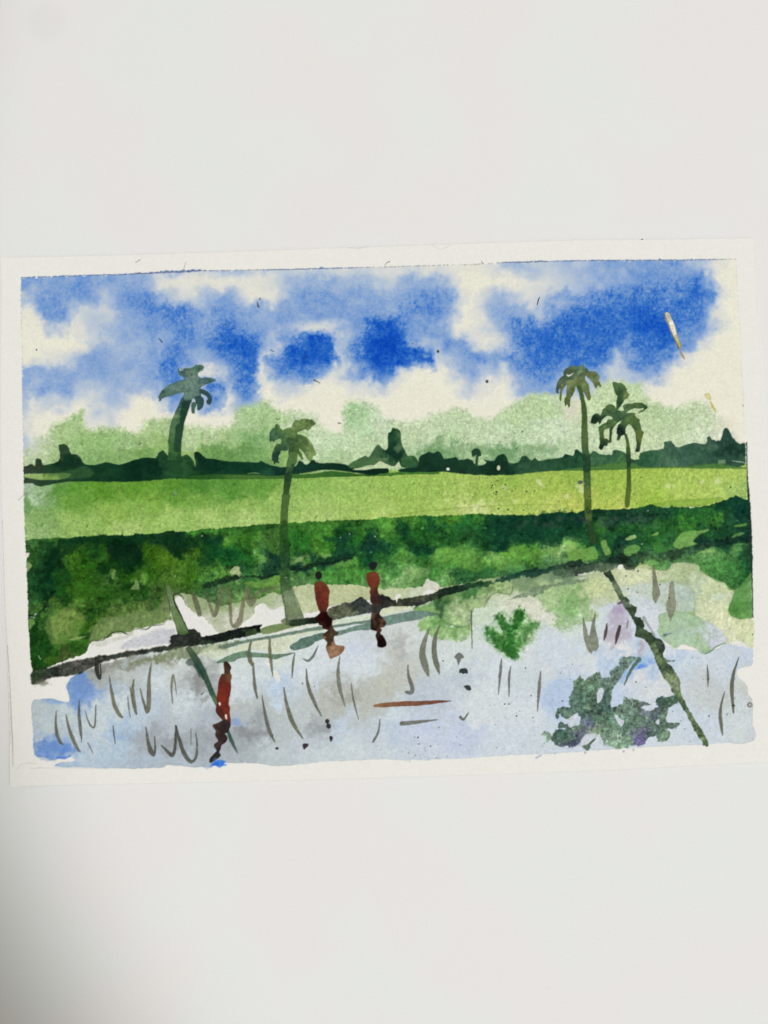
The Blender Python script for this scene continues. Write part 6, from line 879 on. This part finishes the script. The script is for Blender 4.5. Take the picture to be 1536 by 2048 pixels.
    # dried raised drips
    q = part('dried_paint_drip', None, 'cream raised drip of dried paint across the blue cloud')
    lay(sdf_poly(Q(1136, 460, K, "740,640 755,632 775,635 790,660 800,690 820,730 828,765 845,820 858,860 872,885 868,905 860,925 845,905 825,855 800,805 782,770 765,720 745,690"), 4, .2, .3, 2), [(1334, 630, (222, 218, 198)), (1336, 640, (206, 200, 178)), (1345, 660, (214, 212, 190)), (1350, 675, (190, 188, 130)), (1358, 690, (176, 172, 96)), (1360, 698, (150, 140, 100))], soft=.7, edge=.32, ew=1.0, gran=.12, var=.08, pid=q, rel=7, gloss=.6)
    lay(sdf_stroke(S(1136, 460, K, "862,932,5 872,955,8 885,975,8 897,990,3"), 4, .1, .2), (158, 146, 108), soft=.7, edge=.25, ew=.9, pid=q, rel=4, gloss=.5)
    lay(sdf_stroke(S(1136, 460, K, "742,645,5 748,672,5 770,722,4 800,800,4 850,905,4"), 4, .1, .3), (96, 86, 66), a=.75, soft=.8)
    q = part('dried_paint_drip', None, 'small yellow dried drip near the right edge of the sky')
    lay(sdf_poly(Q(1136, 740, K, "1047,190 1060,178 1080,178 1095,205 1098,225 1080,228 1060,215"), 4, .15, .2, 2), (214, 206, 140), soft=.7, edge=.35, ew=.9, pid=q, rel=5, gloss=.6)
    lay(sdf_stroke(S(1136, 740, K, "1092,240,3 1105,265,7 1118,290,8 1132,320,3"), 4, .15, .2), (202, 190, 92), soft=.7, edge=.3, ew=.8, pid=q, rel=4, gloss=.5)


# ================================================================ SPATTER
def paint_spatter():
    q = part('paint_spatter', None, 'fine dark specks flicked over the field and water')
    r = np.random.default_rng(77)

    def dot(x, y, rad, c=(34, 40, 34), a=.85):
        lay(sdf_poly(ell(x, y, rad * r.uniform(.8, 1.2), rad * r.uniform(.8, 1.2), 8), 4, .05, .15, 1), c, a=a, soft=.7, pid=q if rad > .8 else None, rel=.4, gloss=.3)
    for cx, cy, sx, sy, n in [(992, 975, 18, 16, 44), (1060, 975, 40, 20, 16), (990, 1012, 30, 8, 10), (1200, 985, 40, 26, 30), (1300, 970, 40, 24, 10), (850, 1500, 30, 14, 34), (1010, 1410, 40, 30, 22), (1060, 1440, 50, 30, 16), (1000, 880, 90, 26, 12), (1310, 1180, 40, 26, 22), (1380, 1150, 40, 20, 10), (1340, 1280, 60, 24, 8), (1400, 1400, 60, 50, 16), (900, 1440, 90, 40, 14), (1130, 1380, 40, 50, 12), (1200, 1000, 30, 12, 10)]:
        for _ in range(n):
            dot(cx + r.normal(0, sx), cy + r.normal(0, sy), abs(r.normal(0, .35)) + .42) if r.random() < .62 else None
    for x, y, rad in [(876, 703, 3.0), (974, 763, 3.2), (994, 961, 1.6), (985, 971, 1.6), (983, 975, 1.4), (993, 984, 2.0), (992, 989, 1.3), (1024, 982, 1.4), (1053, 983, 1.5), (1069, 982, 1.6), (997, 1017, 1.6), (1016, 1019, 1.6), (1047, 1020, 1.4), (1282, 955, 1.4), (1461, 974, 1.8), (1182, 958, .9), (1001, 884, 1.1), (1033, 897, 1.5), (836, 1475, 1.8), (838, 1488, 1.1), (861, 1492, 1.2), (886, 1322, 1.5), (1051, 1336, 1.5), (1018, 1408, 1.5), (1066, 1435, 1.4), (1033, 1432, 1.3), (1125, 1402, 1.4), (1049, 1221, 1.8), (1276, 1142, 1.8), (1252, 1152, 1.4), (1320, 1169, 1.6), (1256, 1178, 1.5), (1338, 1196, 1.6), (1275, 1185, 1.2), (605, 1367, 1.6), (629, 1373, 1.0), (878, 1455, 1.1), (1272, 1364, 1.3), (1418, 1432, 1.5), (1454, 1429, 1.1), (1380, 1483, 1.1), (1369, 1458, 1.1), (1467, 1411, 2.6), (74, 700, 1.4), (1486, 811, 1.0), (1318, 752, .9), (825, 687, 1.3), (1417, 1358, 1.4), (1346, 1322, 1.2), (1505, 1269, 1.4)]:
        dot(x, y, rad)
    d = part('paint_dot', None, 'oval dark bead of paint beside the tallest trunk')
    puff(1160, 966, 9, 8, (206, 216, 168), .8)
    lay(sdf_poly(ell(1160.5, 964.5, 4.8, 3.4), 4, .15, .2, 2), (34, 44, 56), soft=.8, edge=.3, ew=1.2, pid=d, rel=5, gloss=.8)
    for x, y in [(404, 1072), (537, 1074), (681, 1075), (699, 1068), (509, 1105), (750, 1073), (1284, 1088), (1296, 1021), (430, 1180), (572, 1155), (350, 1152), (599, 1146), (742, 1104)]:
        dot(x, y, r.uniform(.8, 1.6), (205, 212, 210), .8)
    # lint and pencil: thin dark hairs stuck in the paint
    for t, c in [([(318, 677, .8), (324, 684, 1.4)], (40, 52, 92)), ([(515, 606, 1.2), (517, 613, 2.2), (519, 615, .6)], (74, 74, 92)), ([(520, 599, 1.8), (521, 597, 1.2)], (90, 92, 104)), ([(541, 700, .8), (548, 703, .7)], (50, 58, 80)), ([(608, 710, 1.2), (613, 717, .9)], (60, 70, 104)), ([(628, 760, 1.6), (640, 766, .8)], (70, 78, 80)),
                 ([(551, 836, .9), (556, 839, 1), (560, 836, .8)], (66, 80, 50)), ([(676, 846, 1), (681, 847, 1)], (50, 56, 44)), ([(349, 986, 1.6), (352, 990, .8)], (150, 160, 180)), ([(277, 890, .8), (281, 886, .7)], (50, 66, 46)), ([(172, 1055, .9), (176, 1050, .8)], (60, 90, 44)), ([(278, 1051, .7), (282, 1052, .7)], (80, 90, 50)), ([(630, 1037, .9), (633, 1032, .7)], (60, 80, 46)), ([(595, 964, .6), (597, 959, .6)], (60, 86, 50)),
                 ([(449, 648, .9), (453, 651, .7)], (60, 70, 104)), ([(38, 1001, .4), (58, 982, .5)], (110, 116, 108)), ([(78, 1311, .9), (82, 1319, .4)], (222, 226, 216)), ([(272, 526, .6), (282, 520, .6)], (120, 116, 116)), ([(368, 540, .5), (372, 525, .5)], (130, 130, 130)), ([(480, 1518, .4), (487, 1527, .4)], (150, 152, 158)), ([(403, 1389, 1.4), (408, 1385, 1.0)], (70, 70, 72)), ([(300, 1085, .5), (340, 1063, .5)], (40, 60, 40)), ([(693, 496, .5), (714, 498, .5), (736, 495, .4), (750, 492, .3)], (190, 186, 180)), ([(860, 490, .4), (880, 500, .4), (900, 492, .4)], (196, 192, 186))]:
        lay(sdf_stroke(t, 4, .2, .3), c, a=.8, soft=.8)
    # pencil line that runs close to the left edge, and ruled line of the lower margin
    lay(sdf_stroke([(18, 1290, .3), (23.5, 1380, .45), (26, 1440, .55), (28.4, 1490, .6), (29, 1530, .3)], 4, .1, .2), (132, 122, 108), a=.8, soft=.8)
    lay(sdf_stroke([(36, 1537, .4), (45, 1527, .5), (60, 1525, .5), (78, 1528, .4)], 4, .4, .4), (190, 186, 172), a=.6, soft=1)
    lay(sdf_stroke([(64, 1536, .4), (112, 1535, .4), (200, 1537, .4), (330, 1534, .4)], 4, .3, .3), (170, 172, 178), a=.6, soft=1)
    for x, y in [(1073, 1515), (1077, 1513), (1081, 1511), (1110, 1506), (1266, 1500), (1247, 1503), (1170, 1505)]:
        lay(sdf_poly(ell(x, y, 2.2, 2.4, 8), 4, .3, .4, 1), (150, 156, 186), a=.7, soft=1)


def trim_edges():
    # the masking tape kept the margin clean: nothing lies outside the painted rectangle
    ys = np.arange(Y0, Y0 + GH); xs = np.arange(X0, X0 + GW)
    rg = 0.5 * n3 + 0.5 * n5
    out = np.maximum(yx(EDGE_L, ys)[:, None] - PX, PX - yx(EDGE_R, ys)[:, None]) + 0.7 * rg
    m = sm(-0.7, 0.9, out) * (PY < 1372)
    C[:] = C * (1 - m[..., None]) + np.array(PAPER, f4) * m[..., None]
    LAB[m > 0.5] = 0
    REL[m > 0.5] = 0


def paint_all():
    paint_sky()
    _, fld = paint_far()
    w = paint_water()
    bk = paint_bank(fld)
    trim_edges()
    paint_shore(bk, w)
    paint_ripples()
    paint_reflections()
    paint_palms()
    paint_people()
    paint_reeds()
    paint_spatter()
    # tooth of the cold pressed paper shows through everything
    global C
    m = (1 + 0.005 * GRAIN)[..., None]
    C[:] = np.clip(C * m, 2, 252)


paint_all()
#@@BUILD
# =====================================================================
#  2.  SCENE  -  the painted sheet lying on white paper, seen from a phone
#      held just above it
# =====================================================================
import bpy
from mathutils import Vector, Matrix

scene = bpy.context.scene
col = scene.collection
TILT = math.radians(1.6)
DIST = 0.206
HALF = 18.0 / 26.0
cam_pos = np.array([0.0, -DIST * math.sin(TILT), DIST * math.cos(TILT)])


def plane(px, py, z=0.0):
    """where on the table (metres) a traced point lies"""
    px = np.asarray(px, float); py = np.asarray(py, float)
    u = (px - 768.0) / 1024.0 * HALF
    v = -(py - 1024.0) / 1024.0 * HALF
    ct, st = math.cos(TILT), math.sin(TILT)
    dx = u
    dy = v * ct + st
    dz = v * st - ct
    t = (z - cam_pos[2]) / dz
    return cam_pos[0] + dx * t, cam_pos[1] + dy * t


def srgb_lin(c):
    c = np.asarray(c, float) / 255.0
    return np.where(c <= 0.04045, c / 12.92, ((c + 0.055) / 1.055) ** 2.4)


# ---------------------------------------------------------------- materials
def new_mat(name):
    m = bpy.data.materials.new(name)
    m.use_nodes = True
    nt = m.node_tree
    return m, nt, nt.nodes['Principled BSDF']


def paint_material():
    m, nt, b = new_mat('watercolour_on_paper')
    at = nt.nodes.new('ShaderNodeAttribute'); at.attribute_name = 'pigment'
    nz = nt.nodes.new('ShaderNodeTexNoise'); nz.inputs['Scale'].default_value = 2600; nz.inputs['Detail'].default_value = 3
    tc = nt.nodes.new('ShaderNodeTexCoord')
    nt.links.new(tc.outputs['Object'], nz.inputs['Vector'])
    mr = nt.nodes.new('ShaderNodeMapRange')
    mr.inputs['From Min'].default_value = 0.25; mr.inputs['From Max'].default_value = 0.75
    mr.inputs['To Min'].default_value = 0.982; mr.inputs['To Max'].default_value = 1.018
    nt.links.new(nz.outputs['Fac'], mr.inputs['Value'])
    mx = nt.nodes.new('ShaderNodeVectorMath'); mx.operation = 'SCALE'
    nt.links.new(at.outputs['Color'], mx.inputs[0]); nt.links.new(mr.outputs['Result'], mx.inputs['Scale'])
    nt.links.new(mx.outputs['Vector'], b.inputs['Base Color'])
    rr = nt.nodes.new('ShaderNodeMapRange'); rr.inputs['To Min'].default_value = 0.9; rr.inputs['To Max'].default_value = 0.32
    nt.links.new(at.outputs['Alpha'], rr.inputs['Value']); nt.links.new(rr.outputs['Result'], b.inputs['Roughness'])
    rs = nt.nodes.new('ShaderNodeMapRange'); rs.inputs['To Min'].default_value = 0.06; rs.inputs['To Max'].default_value = 0.45
    nt.links.new(at.outputs['Alpha'], rs.inputs['Value']); nt.links.new(rs.outputs['Result'], b.inputs['Specular IOR Level'])
    bp = nt.nodes.new('ShaderNodeBump'); bp.inputs['Strength'].default_value = 0.25; bp.inputs['Distance'].default_value = 0.00003
    nt.links.new(nz.outputs['Fac'], bp.inputs['Height']); nt.links.new(bp.outputs['Normal'], b.inputs['Normal'])
    return m


def surface_material():
    m, nt, b = new_mat('smooth_white_paper')
    tc = nt.nodes.new('ShaderNodeTexCoord')
    n1 = nt.nodes.new('ShaderNodeTexNoise'); n1.inputs['Scale'].default_value = 26; n1.inputs['Detail'].default_value = 2
    n2_ = nt.nodes.new('ShaderNodeTexNoise'); n2_.inputs['Scale'].default_value = 1500; n2_.inputs['Detail'].default_value = 4
    for n in (n1, n2_):
        nt.links.new(tc.outputs['Object'], n.inputs['Vector'])
    cr = nt.nodes.new('ShaderNodeValToRGB')
    a, c = srgb_lin((229, 226, 225)), srgb_lin((226, 228, 226))
    cr.color_ramp.elements[0].position = 0.40; cr.color_ramp.elements[0].color = (*a, 1)
    cr.color_ramp.elements[1].position = 0.60; cr.color_ramp.elements[1].color = (*c, 1)
    nt.links.new(n1.outputs['Fac'], cr.inputs['Fac'])
    # a faint round stain near the far left corner of the paper
    sx, sy = plane(95, 42)
    sb = nt.nodes.new('ShaderNodeVectorMath'); sb.operation = 'DISTANCE'; sb.inputs[1].default_value = (float(sx), float(sy), 0)
    nt.links.new(tc.outputs['Object'], sb.inputs[0])
    st = nt.nodes.new('ShaderNodeMapRange'); st.interpolation_type = 'SMOOTHSTEP'
    st.inputs['From Min'].default_value = 0.003; st.inputs['From Max'].default_value = 0.0075
    st.inputs['To Min'].default_value = 0.965; st.inputs['To Max'].default_value = 1.0
    nt.links.new(sb.outputs['Value'], st.inputs['Value'])
    mr = nt.nodes.new('ShaderNodeMapRange'); mr.inputs['From Min'].default_value = .3; mr.inputs['From Max'].default_value = .7
    mr.inputs['To Min'].default_value = .985; mr.inputs['To Max'].default_value = 1.015
    nt.links.new(n2_.outputs['Fac'], mr.inputs['Value'])
    mu = nt.nodes.new('ShaderNodeMath'); mu.operation = 'MULTIPLY'
    nt.links.new(mr.outputs['Result'], mu.inputs[0]); nt.links.new(st.outputs['Result'], mu.inputs[1])
    mx = nt.nodes.new('ShaderNodeVectorMath'); mx.operation = 'SCALE'
    nt.links.new(cr.outputs['Color'], mx.inputs[0]); nt.links.new(mu.outputs['Value'], mx.inputs['Scale'])
    nt.links.new(mx.outputs['Vector'], b.inputs['Base Color'])
    b.inputs['Roughness'].default_value = 0.75
    b.inputs['Specular IOR Level'].default_value = 0.06
    bp = nt.nodes.new('ShaderNodeBump'); bp.inputs['Strength'].default_value = 0.2; bp.inputs['Distance'].default_value = 0.00003
    nt.links.new(n2_.outputs['Fac'], bp.inputs['Height']); nt.links.new(bp.outputs['Normal'], b.inputs['Normal'])
    return m


MAT_PAINT = paint_material()
MAT_SURF = surface_material()
m_, nt_, b_ = new_mat('clear_water')
b_.inputs['Base Color'].default_value = (.42, .42, .40, 1); b_.inputs['Roughness'].default_value = 0.10; b_.inputs['IOR'].default_value = 1.40
b_.inputs['Transmission Weight'].default_value = 0.3
MAT_WATER = m_


def fibre_material(name, rgb):
    m, nt, b = new_mat(name)
    nz = nt.nodes.new('ShaderNodeTexNoise'); nz.inputs['Scale'].default_value = 900
    cr = nt.nodes.new('ShaderNodeValToRGB')
    l = srgb_lin(rgb)
    cr.color_ramp.elements[0].color = (*(l * .6), 1); cr.color_ramp.elements[1].color = (*np.minimum(l * 1.5, 1), 1)
    tc = nt.nodes.new('ShaderNodeTexCoord')
    nt.links.new(tc.outputs['Object'], nz.inputs['Vector'])
    nt.links.new(nz.outputs['Fac'], cr.inputs['Fac']); nt.links.new(cr.outputs['Color'], b.inputs['Base Color'])
    b.inputs['Roughness'].default_value = 0.7; b.inputs['Specular IOR Level'].default_value = .1
    return m


# ---------------------------------------------------------------- mesh helper
def grid_mesh(name, verts, quads, mat, parent=None, pig=None):
    me = bpy.data.meshes.new(name)
    nv, nq = len(verts), len(quads)
    me.vertices.add(nv); me.loops.add(nq * 4); me.polygons.add(nq)
    me.vertices.foreach_set('co', np.ascontiguousarray(verts, np.float32).ravel())
    me.loops.foreach_set('vertex_index', np.ascontiguousarray(quads, np.int32).ravel())
    me.polygons.foreach_set('loop_start', np.arange(0, nq * 4, 4, dtype=np.int32))
    me.polygons.foreach_set('use_smooth', np.ones(nq, bool))
    me.update(calc_edges=True)
    if pig is not None:
        at = me.attributes.new('pigment', 'FLOAT_COLOR', 'POINT')
        at.data.foreach_set('color', np.ascontiguousarray(pig, np.float32).ravel())
    me.materials.append(mat)
    o = bpy.data.objects.new(name, me)
    col.objects.link(o)
    if parent is not None:
        o.parent = parent
    return o


# ---------------------------------------------------------------- the sheet
NU, NV = 1220, 850
TOP = [(5.5, 517.5), (380, 507.5), (770, 494), (1150, 482), (1290, 480.8), (1420, 478.5), (1507.5, 477.3)]
BOT = [(29, 1570.5), (60, 1570.5), (380, 1564.5), (770, 1555), (1150, 1542.5), (1350, 1533), (1536, 1523.8), (1562, 1522)]
LEF = [(5.5, 517.5), (6, 560), (5.6, 620), (4.8, 700), (4, 760), (5, 900), (8, 1040), (13, 1190), (19.5, 1320), (24.3, 1450), (25.6, 1530), (26.2, 1562), (29, 1570.5)]
RIG = [(1507.5, 477.3), (1511, 560), (1517.4, 660), (1522, 740), (1528.5, 900), (1535.5, 1040), (1548, 1250), (1562, 1522)]


def curve(pts, n):
    p = smooth(pts, 12, False)
    d = np.r_[0, np.cumsum(np.hypot(*np.diff(p, axis=0).T))]
    t = np.linspace(0, d[-1], n)
    return np.stack([np.interp(t, d, p[:, 0]), np.interp(t, d, p[:, 1])], -1)


ct_, cb_, cl_, cr_ = curve(TOP, NU + 1), curve(BOT, NU + 1), curve(LEF, NV + 1), curve(RIG, NV + 1)
U = np.linspace(0, 1, NU + 1)[None, :, None]; V = np.linspace(0, 1, NV + 1)[:, None, None]
PXY = (1 - V) * ct_[None] + V * cb_[None] + (1 - U) * cl_[:, None] + U * cr_[:, None] \
    - ((1 - U) * (1 - V) * ct_[0] + U * (1 - V) * ct_[-1] + (1 - U) * V * cb_[0] + U * V * cb_[-1])
# a hand-cut edge is never quite straight
fx = np.clip(PXY[..., 0] - X0, 0, GW - 1.01); fy = np.clip(PXY[..., 1] - Y0, 0, GH - 1.01)
ix = fx.astype(int); iy = fy.astype(int)
ax = (fx - ix)[..., None]; ay = (fy - iy)[..., None]


def pick(A):
    if A.ndim == 2:
        A = A[..., None]
    r_ = A[iy, ix] * (1 - ax) * (1 - ay) + A[iy, ix + 1] * ax * (1 - ay) + A[iy + 1, ix] * (1 - ax) * ay + A[iy + 1, ix + 1] * ax * ay
    return r_


LIN = srgb_lin(pick(C))
pig = np.concatenate([np.clip(LIN - 0.0025, 0.001, 0.9), pick(GLO)], -1).astype(np.float32)
THICK = 0.00042
tooth = 0.55 * n3 + 0.6 * n5 + 0.5 * n8
z = THICK + 0.000007 * pick(tooth)[..., 0] + 0.00001 * pick(REL)[..., 0]
dl = PXY[..., 0] - cl_[:, None, 0]; dt = PXY[..., 1] - ct_[None, :, 1]
db = cb_[None, :, 1] - PXY[..., 1]
lift = 0.00085 * np.exp(-dl / 50.0) + 0.00055 * np.exp(-dt / 45.0) + 0.00025 * np.exp(-db / 40.0)
z = z + lift
X, Y = plane(PXY[..., 0], PXY[..., 1], THICK)
VERT = np.stack([X, Y, z], -1).reshape(-1, 3)
PIG = pig.reshape(-1, 4)
vid = np.arange((NV + 1) * (NU + 1)).reshape(NV + 1, NU + 1)
QUAD = np.stack([vid[1:, :-1], vid[1:, 1:], vid[:-1, 1:], vid[:-1, :-1]], -1).reshape(-1, 4)
cx = PXY[:-1, :-1].mean(-1) * 0
mid = 0.25 * (PXY[:-1, :-1] + PXY[1:, :-1] + PXY[:-1, 1:] + PXY[1:, 1:])
QLAB = LAB[np.clip((mid[..., 1] - Y0).round().astype(int), 0, GH - 1), np.clip((mid[..., 0] - X0).round().astype(int), 0, GW - 1)].reshape(-1)

root = bpy.data.objects.new('watercolor_painting', None)
col.objects.link(root)
root.empty_display_size = 0.02
root['label'] = 'small watercolour of palm trees and flooded fields on a white card'
root['category'] = 'painting'

made = {}
parents = {p[1] for p in PARTS if p[1] is not None}
for i, (name, par, lab) in enumerate(PARTS):
    q = QUAD[QLAB == i]
    if len(q) == 0 and i not in parents:
        continue
    up = root if par is None else made.get(par, root)
    if len(q) == 0:
        o = bpy.data.objects.new(name, None); col.objects.link(o); o.parent = up; o.empty_display_size = 0.005
    else:
        if i == 0:
            # the sheet also has cut sides and an underside
            ring = np.r_[vid[0, :], vid[1:, -1], vid[-1, -2::-1], vid[-2:0:-1, 0]]
            lowv = VERT[ring].copy(); lowv[:, 2] -= THICK * 0.93
            k0 = np.arange(len(ring))
            lowv[k0 <= NU, 1] += 0.00016
            lowv[(k0 >= NU) & (k0 <= NU + NV), 0] += 0.00005
            lowv[(k0 >= NU + NV) & (k0 <= 2 * NU + NV), 1] -= 0.00010
            lowv[(k0 >= 2 * NU + NV) | (k0 == 0), 0] -= 0.00018
            n0 = len(VERT)
            low = n0 + np.arange(len(ring))
            VA = np.vstack([VERT, lowv]); lp = PIG[ring].copy(); lp[:, :3] *= 0.8  # cut sides coloured darker and flared out to draw the card's edge shadow
            PA = np.vstack([PIG, lp])
            nx = np.roll(np.arange(len(ring)), -1)
            side = np.stack([ring, ring[nx], low[nx], low], -1)
            gi = vid[::10, ::10]
            n1 = len(VA)
            uv_ = VERT[gi.ravel()].copy(); uv_[:, 2] -= THICK * 0.93
            VA = np.vstack([VA, uv_]); PA = np.vstack([PA, PIG[gi.ravel()]])
            k_ = n1 + np.arange(gi.size).reshape(gi.shape)
            under = np.stack([k_[1:, :-1], k_[:-1, :-1], k_[:-1, 1:], k_[1:, 1:]], -1).reshape(-1, 4)
            q = np.vstack([q, side, under])
        else:
            VA, PA = VERT, PIG
        use, inv = np.unique(q.ravel(), return_inverse=True)
        o = grid_mesh(name, VA[use], inv.reshape(-1, 4), MAT_PAINT, up, PA[use])
    if lab:
        o['label'] = lab
    if name == 'paint_spatter':
        o['kind'] = 'stuff'
    made[i] = o

# ---------------------------------------------------------------- what it lies on
def box_obj(name, x1, x2, y1, y2, z1, z2, mat):
    v = [(x1, y1, z1), (x2, y1, z1), (x2, y2, z1), (x1, y2, z1), (x1, y1, z2), (x2, y1, z2), (x2, y2, z2), (x1, y2, z2)]
    f = [(0, 3, 2, 1), (4, 5, 6, 7), (0, 1, 5, 4), (1, 2, 6, 5), (2, 3, 7, 6), (3, 0, 4, 7)]
    me = bpy.data.meshes.new(name); me.from_pydata(v, [], f); me.materials.append(mat)
    o = bpy.data.objects.new(name, me); col.objects.link(o)
    return o


base = box_obj('table_surface', -0.45, 0.45, -0.5, 0.5, -0.003, 0.0, MAT_SURF)
base['kind'] = 'structure'
base['label'] = 'plain smooth white surface under the painting'


# ---------------------------------------------------------------- small things lying on the sheet
def droplet(px, py, rpx, label):
    r = rpx * 2 * DIST * HALF / 2048
    x, y = plane(px, py, THICK)
    v, f = [], []
    rings, seg = 10, 28
    for k in range(rings):
        a = math.pi / 2 * k / rings
        for j in range(seg):
            t = 2 * math.pi * j / seg
            v.append((r * math.cos(a) * math.cos(t), r * math.cos(a) * math.sin(t) * .96, 0.62 * r * math.sin(a)))
    v.append((0, 0, 0.62 * r)); v.append((0, 0, 0))
    for k in range(rings - 1):
        for j in range(seg):
            f.append((k * seg + j, k * seg + (j + 1) % seg, (k + 1) * seg + (j + 1) % seg, (k + 1) * seg + j))
    for j in range(seg):
        f.append(((rings - 1) * seg + j, (rings - 1) * seg + (j + 1) % seg, rings * seg))
        f.append(((j + 1) % seg, j, rings * seg + 1))
    me = bpy.data.meshes.new('water_droplet'); me.from_pydata(v, [], f); me.materials.append(MAT_WATER)
    for p in me.polygons:
        p.use_smooth = len(p.vertices) == 4 or p.vertices[2] != rings * seg + 1
    o = bpy.data.objects.new('water_droplet', me); col.objects.link(o)
    o.location = (float(x), float(y), THICK - 0.00002)
    o['label'] = label; o['category'] = 'droplet'; o['group'] = 'water droplets on the painting'


droplet(1499.7, 1409.8, 5.9, 'larger clear round water droplet at the right end of the painted water')
droplet(1468.6, 1397.0, 2.3, 'tiny clear droplet touching the long reed stroke near the right edge')


def fibre(pts, rpx, rgb, label):
    k = 2 * DIST * HALF / 2048
    p = smooth(pts, 5, False)
    x, y = plane(p[:, 0], p[:, 1], THICK)
    n = len(p); seg = 7
    v, f = [], []
    zc = THICK + 0.00005 + rpx * k * .7 + 0.00012 * np.sin(np.linspace(0, math.pi, n))
    tx = np.gradient(x); ty = np.gradient(y); L = np.hypot(tx, ty) + 1e-12
    for i in range(n):
        r = rpx * k * (0.55 + 0.45 * math.sin(math.pi * (i + .6) / n))
        for j in range(seg):
            a = 2 * math.pi * j / seg
            v.append((x[i] - ty[i] / L[i] * r * math.cos(a), y[i] + tx[i] / L[i] * r * math.cos(a), zc[i] + r * math.sin(a)))
    for i in range(n - 1):
        for j in range(seg):
            f.append((i * seg + j, i * seg + (j + 1) % seg, (i + 1) * seg + (j + 1) % seg, (i + 1) * seg + j))
    f.append(tuple(range(seg))[::-1]); f.append(tuple((n - 1) * seg + j for j in range(seg)))
    me = bpy.data.meshes.new('lint_fibre'); me.from_pydata(v, [], f)
    me.materials.append(fibre_material('lint', rgb))
    for q_ in me.polygons:
        q_.use_smooth = True
    o = bpy.data.objects.new('lint_fibre', me); col.objects.link(o)
    o['label'] = label; o['category'] = 'fibre'; o['group'] = 'stray fibres stuck on the painting'


fibre([(769.5, 534), (770, 530.5), (773, 526.5), (777, 524.5), (779.5, 523.5), (777.5, 526), (774, 529)], .75, (96, 92, 74), 'brown looped hair on the margin above the middle of the sky')
fibre([(1074, 611), (1075.5, 606), (1076, 602), (1078, 597), (1080, 594.5)], .95, (52, 60, 66), 'dark curved hair lying across a cloud above the tall palm')
fibre([(960, 523.5), (963, 523), (963.5, 525), (965.5, 527.5), (968, 529)], .7, (120, 120, 124), 'tiny grey curl of fibre on the top edge of the sky')
fibre([(1281, 480.6), (1283.5, 480.0), (1286, 480.2)], 1.5, (66, 62, 60), 'dark crumb of lint on the top cut edge of the card')

# ---------------------------------------------------------------- light: one lamp over the right side, soft room light
world = bpy.data.worlds.new('World'); scene.world = world
world.use_nodes = True
bg = world.node_tree.nodes['Background']
bg.inputs['Color'].default_value = (1.0, 0.965, 0.87, 1)
bg.inputs['Strength'].default_value = 0.345

lx, ly = plane(3400, 2300)
aimx, aimy = plane(2600, 560)
H = 3.0
ld = bpy.data.lights.new('key_spot', 'SPOT')  # unseen key light; cone edge shaped to imitate a person's soft lower-left shadow
ld.energy = 250.0
ld.color = (0.98, 0.985, 1.0)
ld.shadow_soft_size = 0.018
lo = bpy.data.objects.new('key_spot', ld); col.objects.link(lo)
lo.location = (float(lx), float(ly), H)
d = Vector((float(aimx), float(aimy), 0)) - lo.location
lo.rotation_euler = d.to_track_quat('-Z', 'Y').to_euler()
R_out = 3060 * 2 * DIST * HALF / 2048
ld.spot_size = 2 * math.atan(R_out / H)
ld.spot_blend = 0.28

# ---------------------------------------------------------------- camera
cd = bpy.data.cameras.new('camera'); cd.sensor_width = 36; cd.lens = 26; cd.sensor_fit = 'AUTO'
cd.clip_start = 0.005; cd.clip_end = 20
co = bpy.data.objects.new('camera', cd); col.objects.link(co)
co.location = cam_pos.tolist(); co.rotation_euler = (TILT, 0, 0)
scene.camera = co
scene.render.resolution_x = 768; scene.render.resolution_y = 1024
scene.view_settings.view_transform = 'Standard'
scene.view_settings.look = 'None'
scene.view_settings.exposure = 0.0
scene.view_settings.gamma = 1.0
scene.view_settings.use_curve_mapping = False
scene.cycles.use_denoising = True
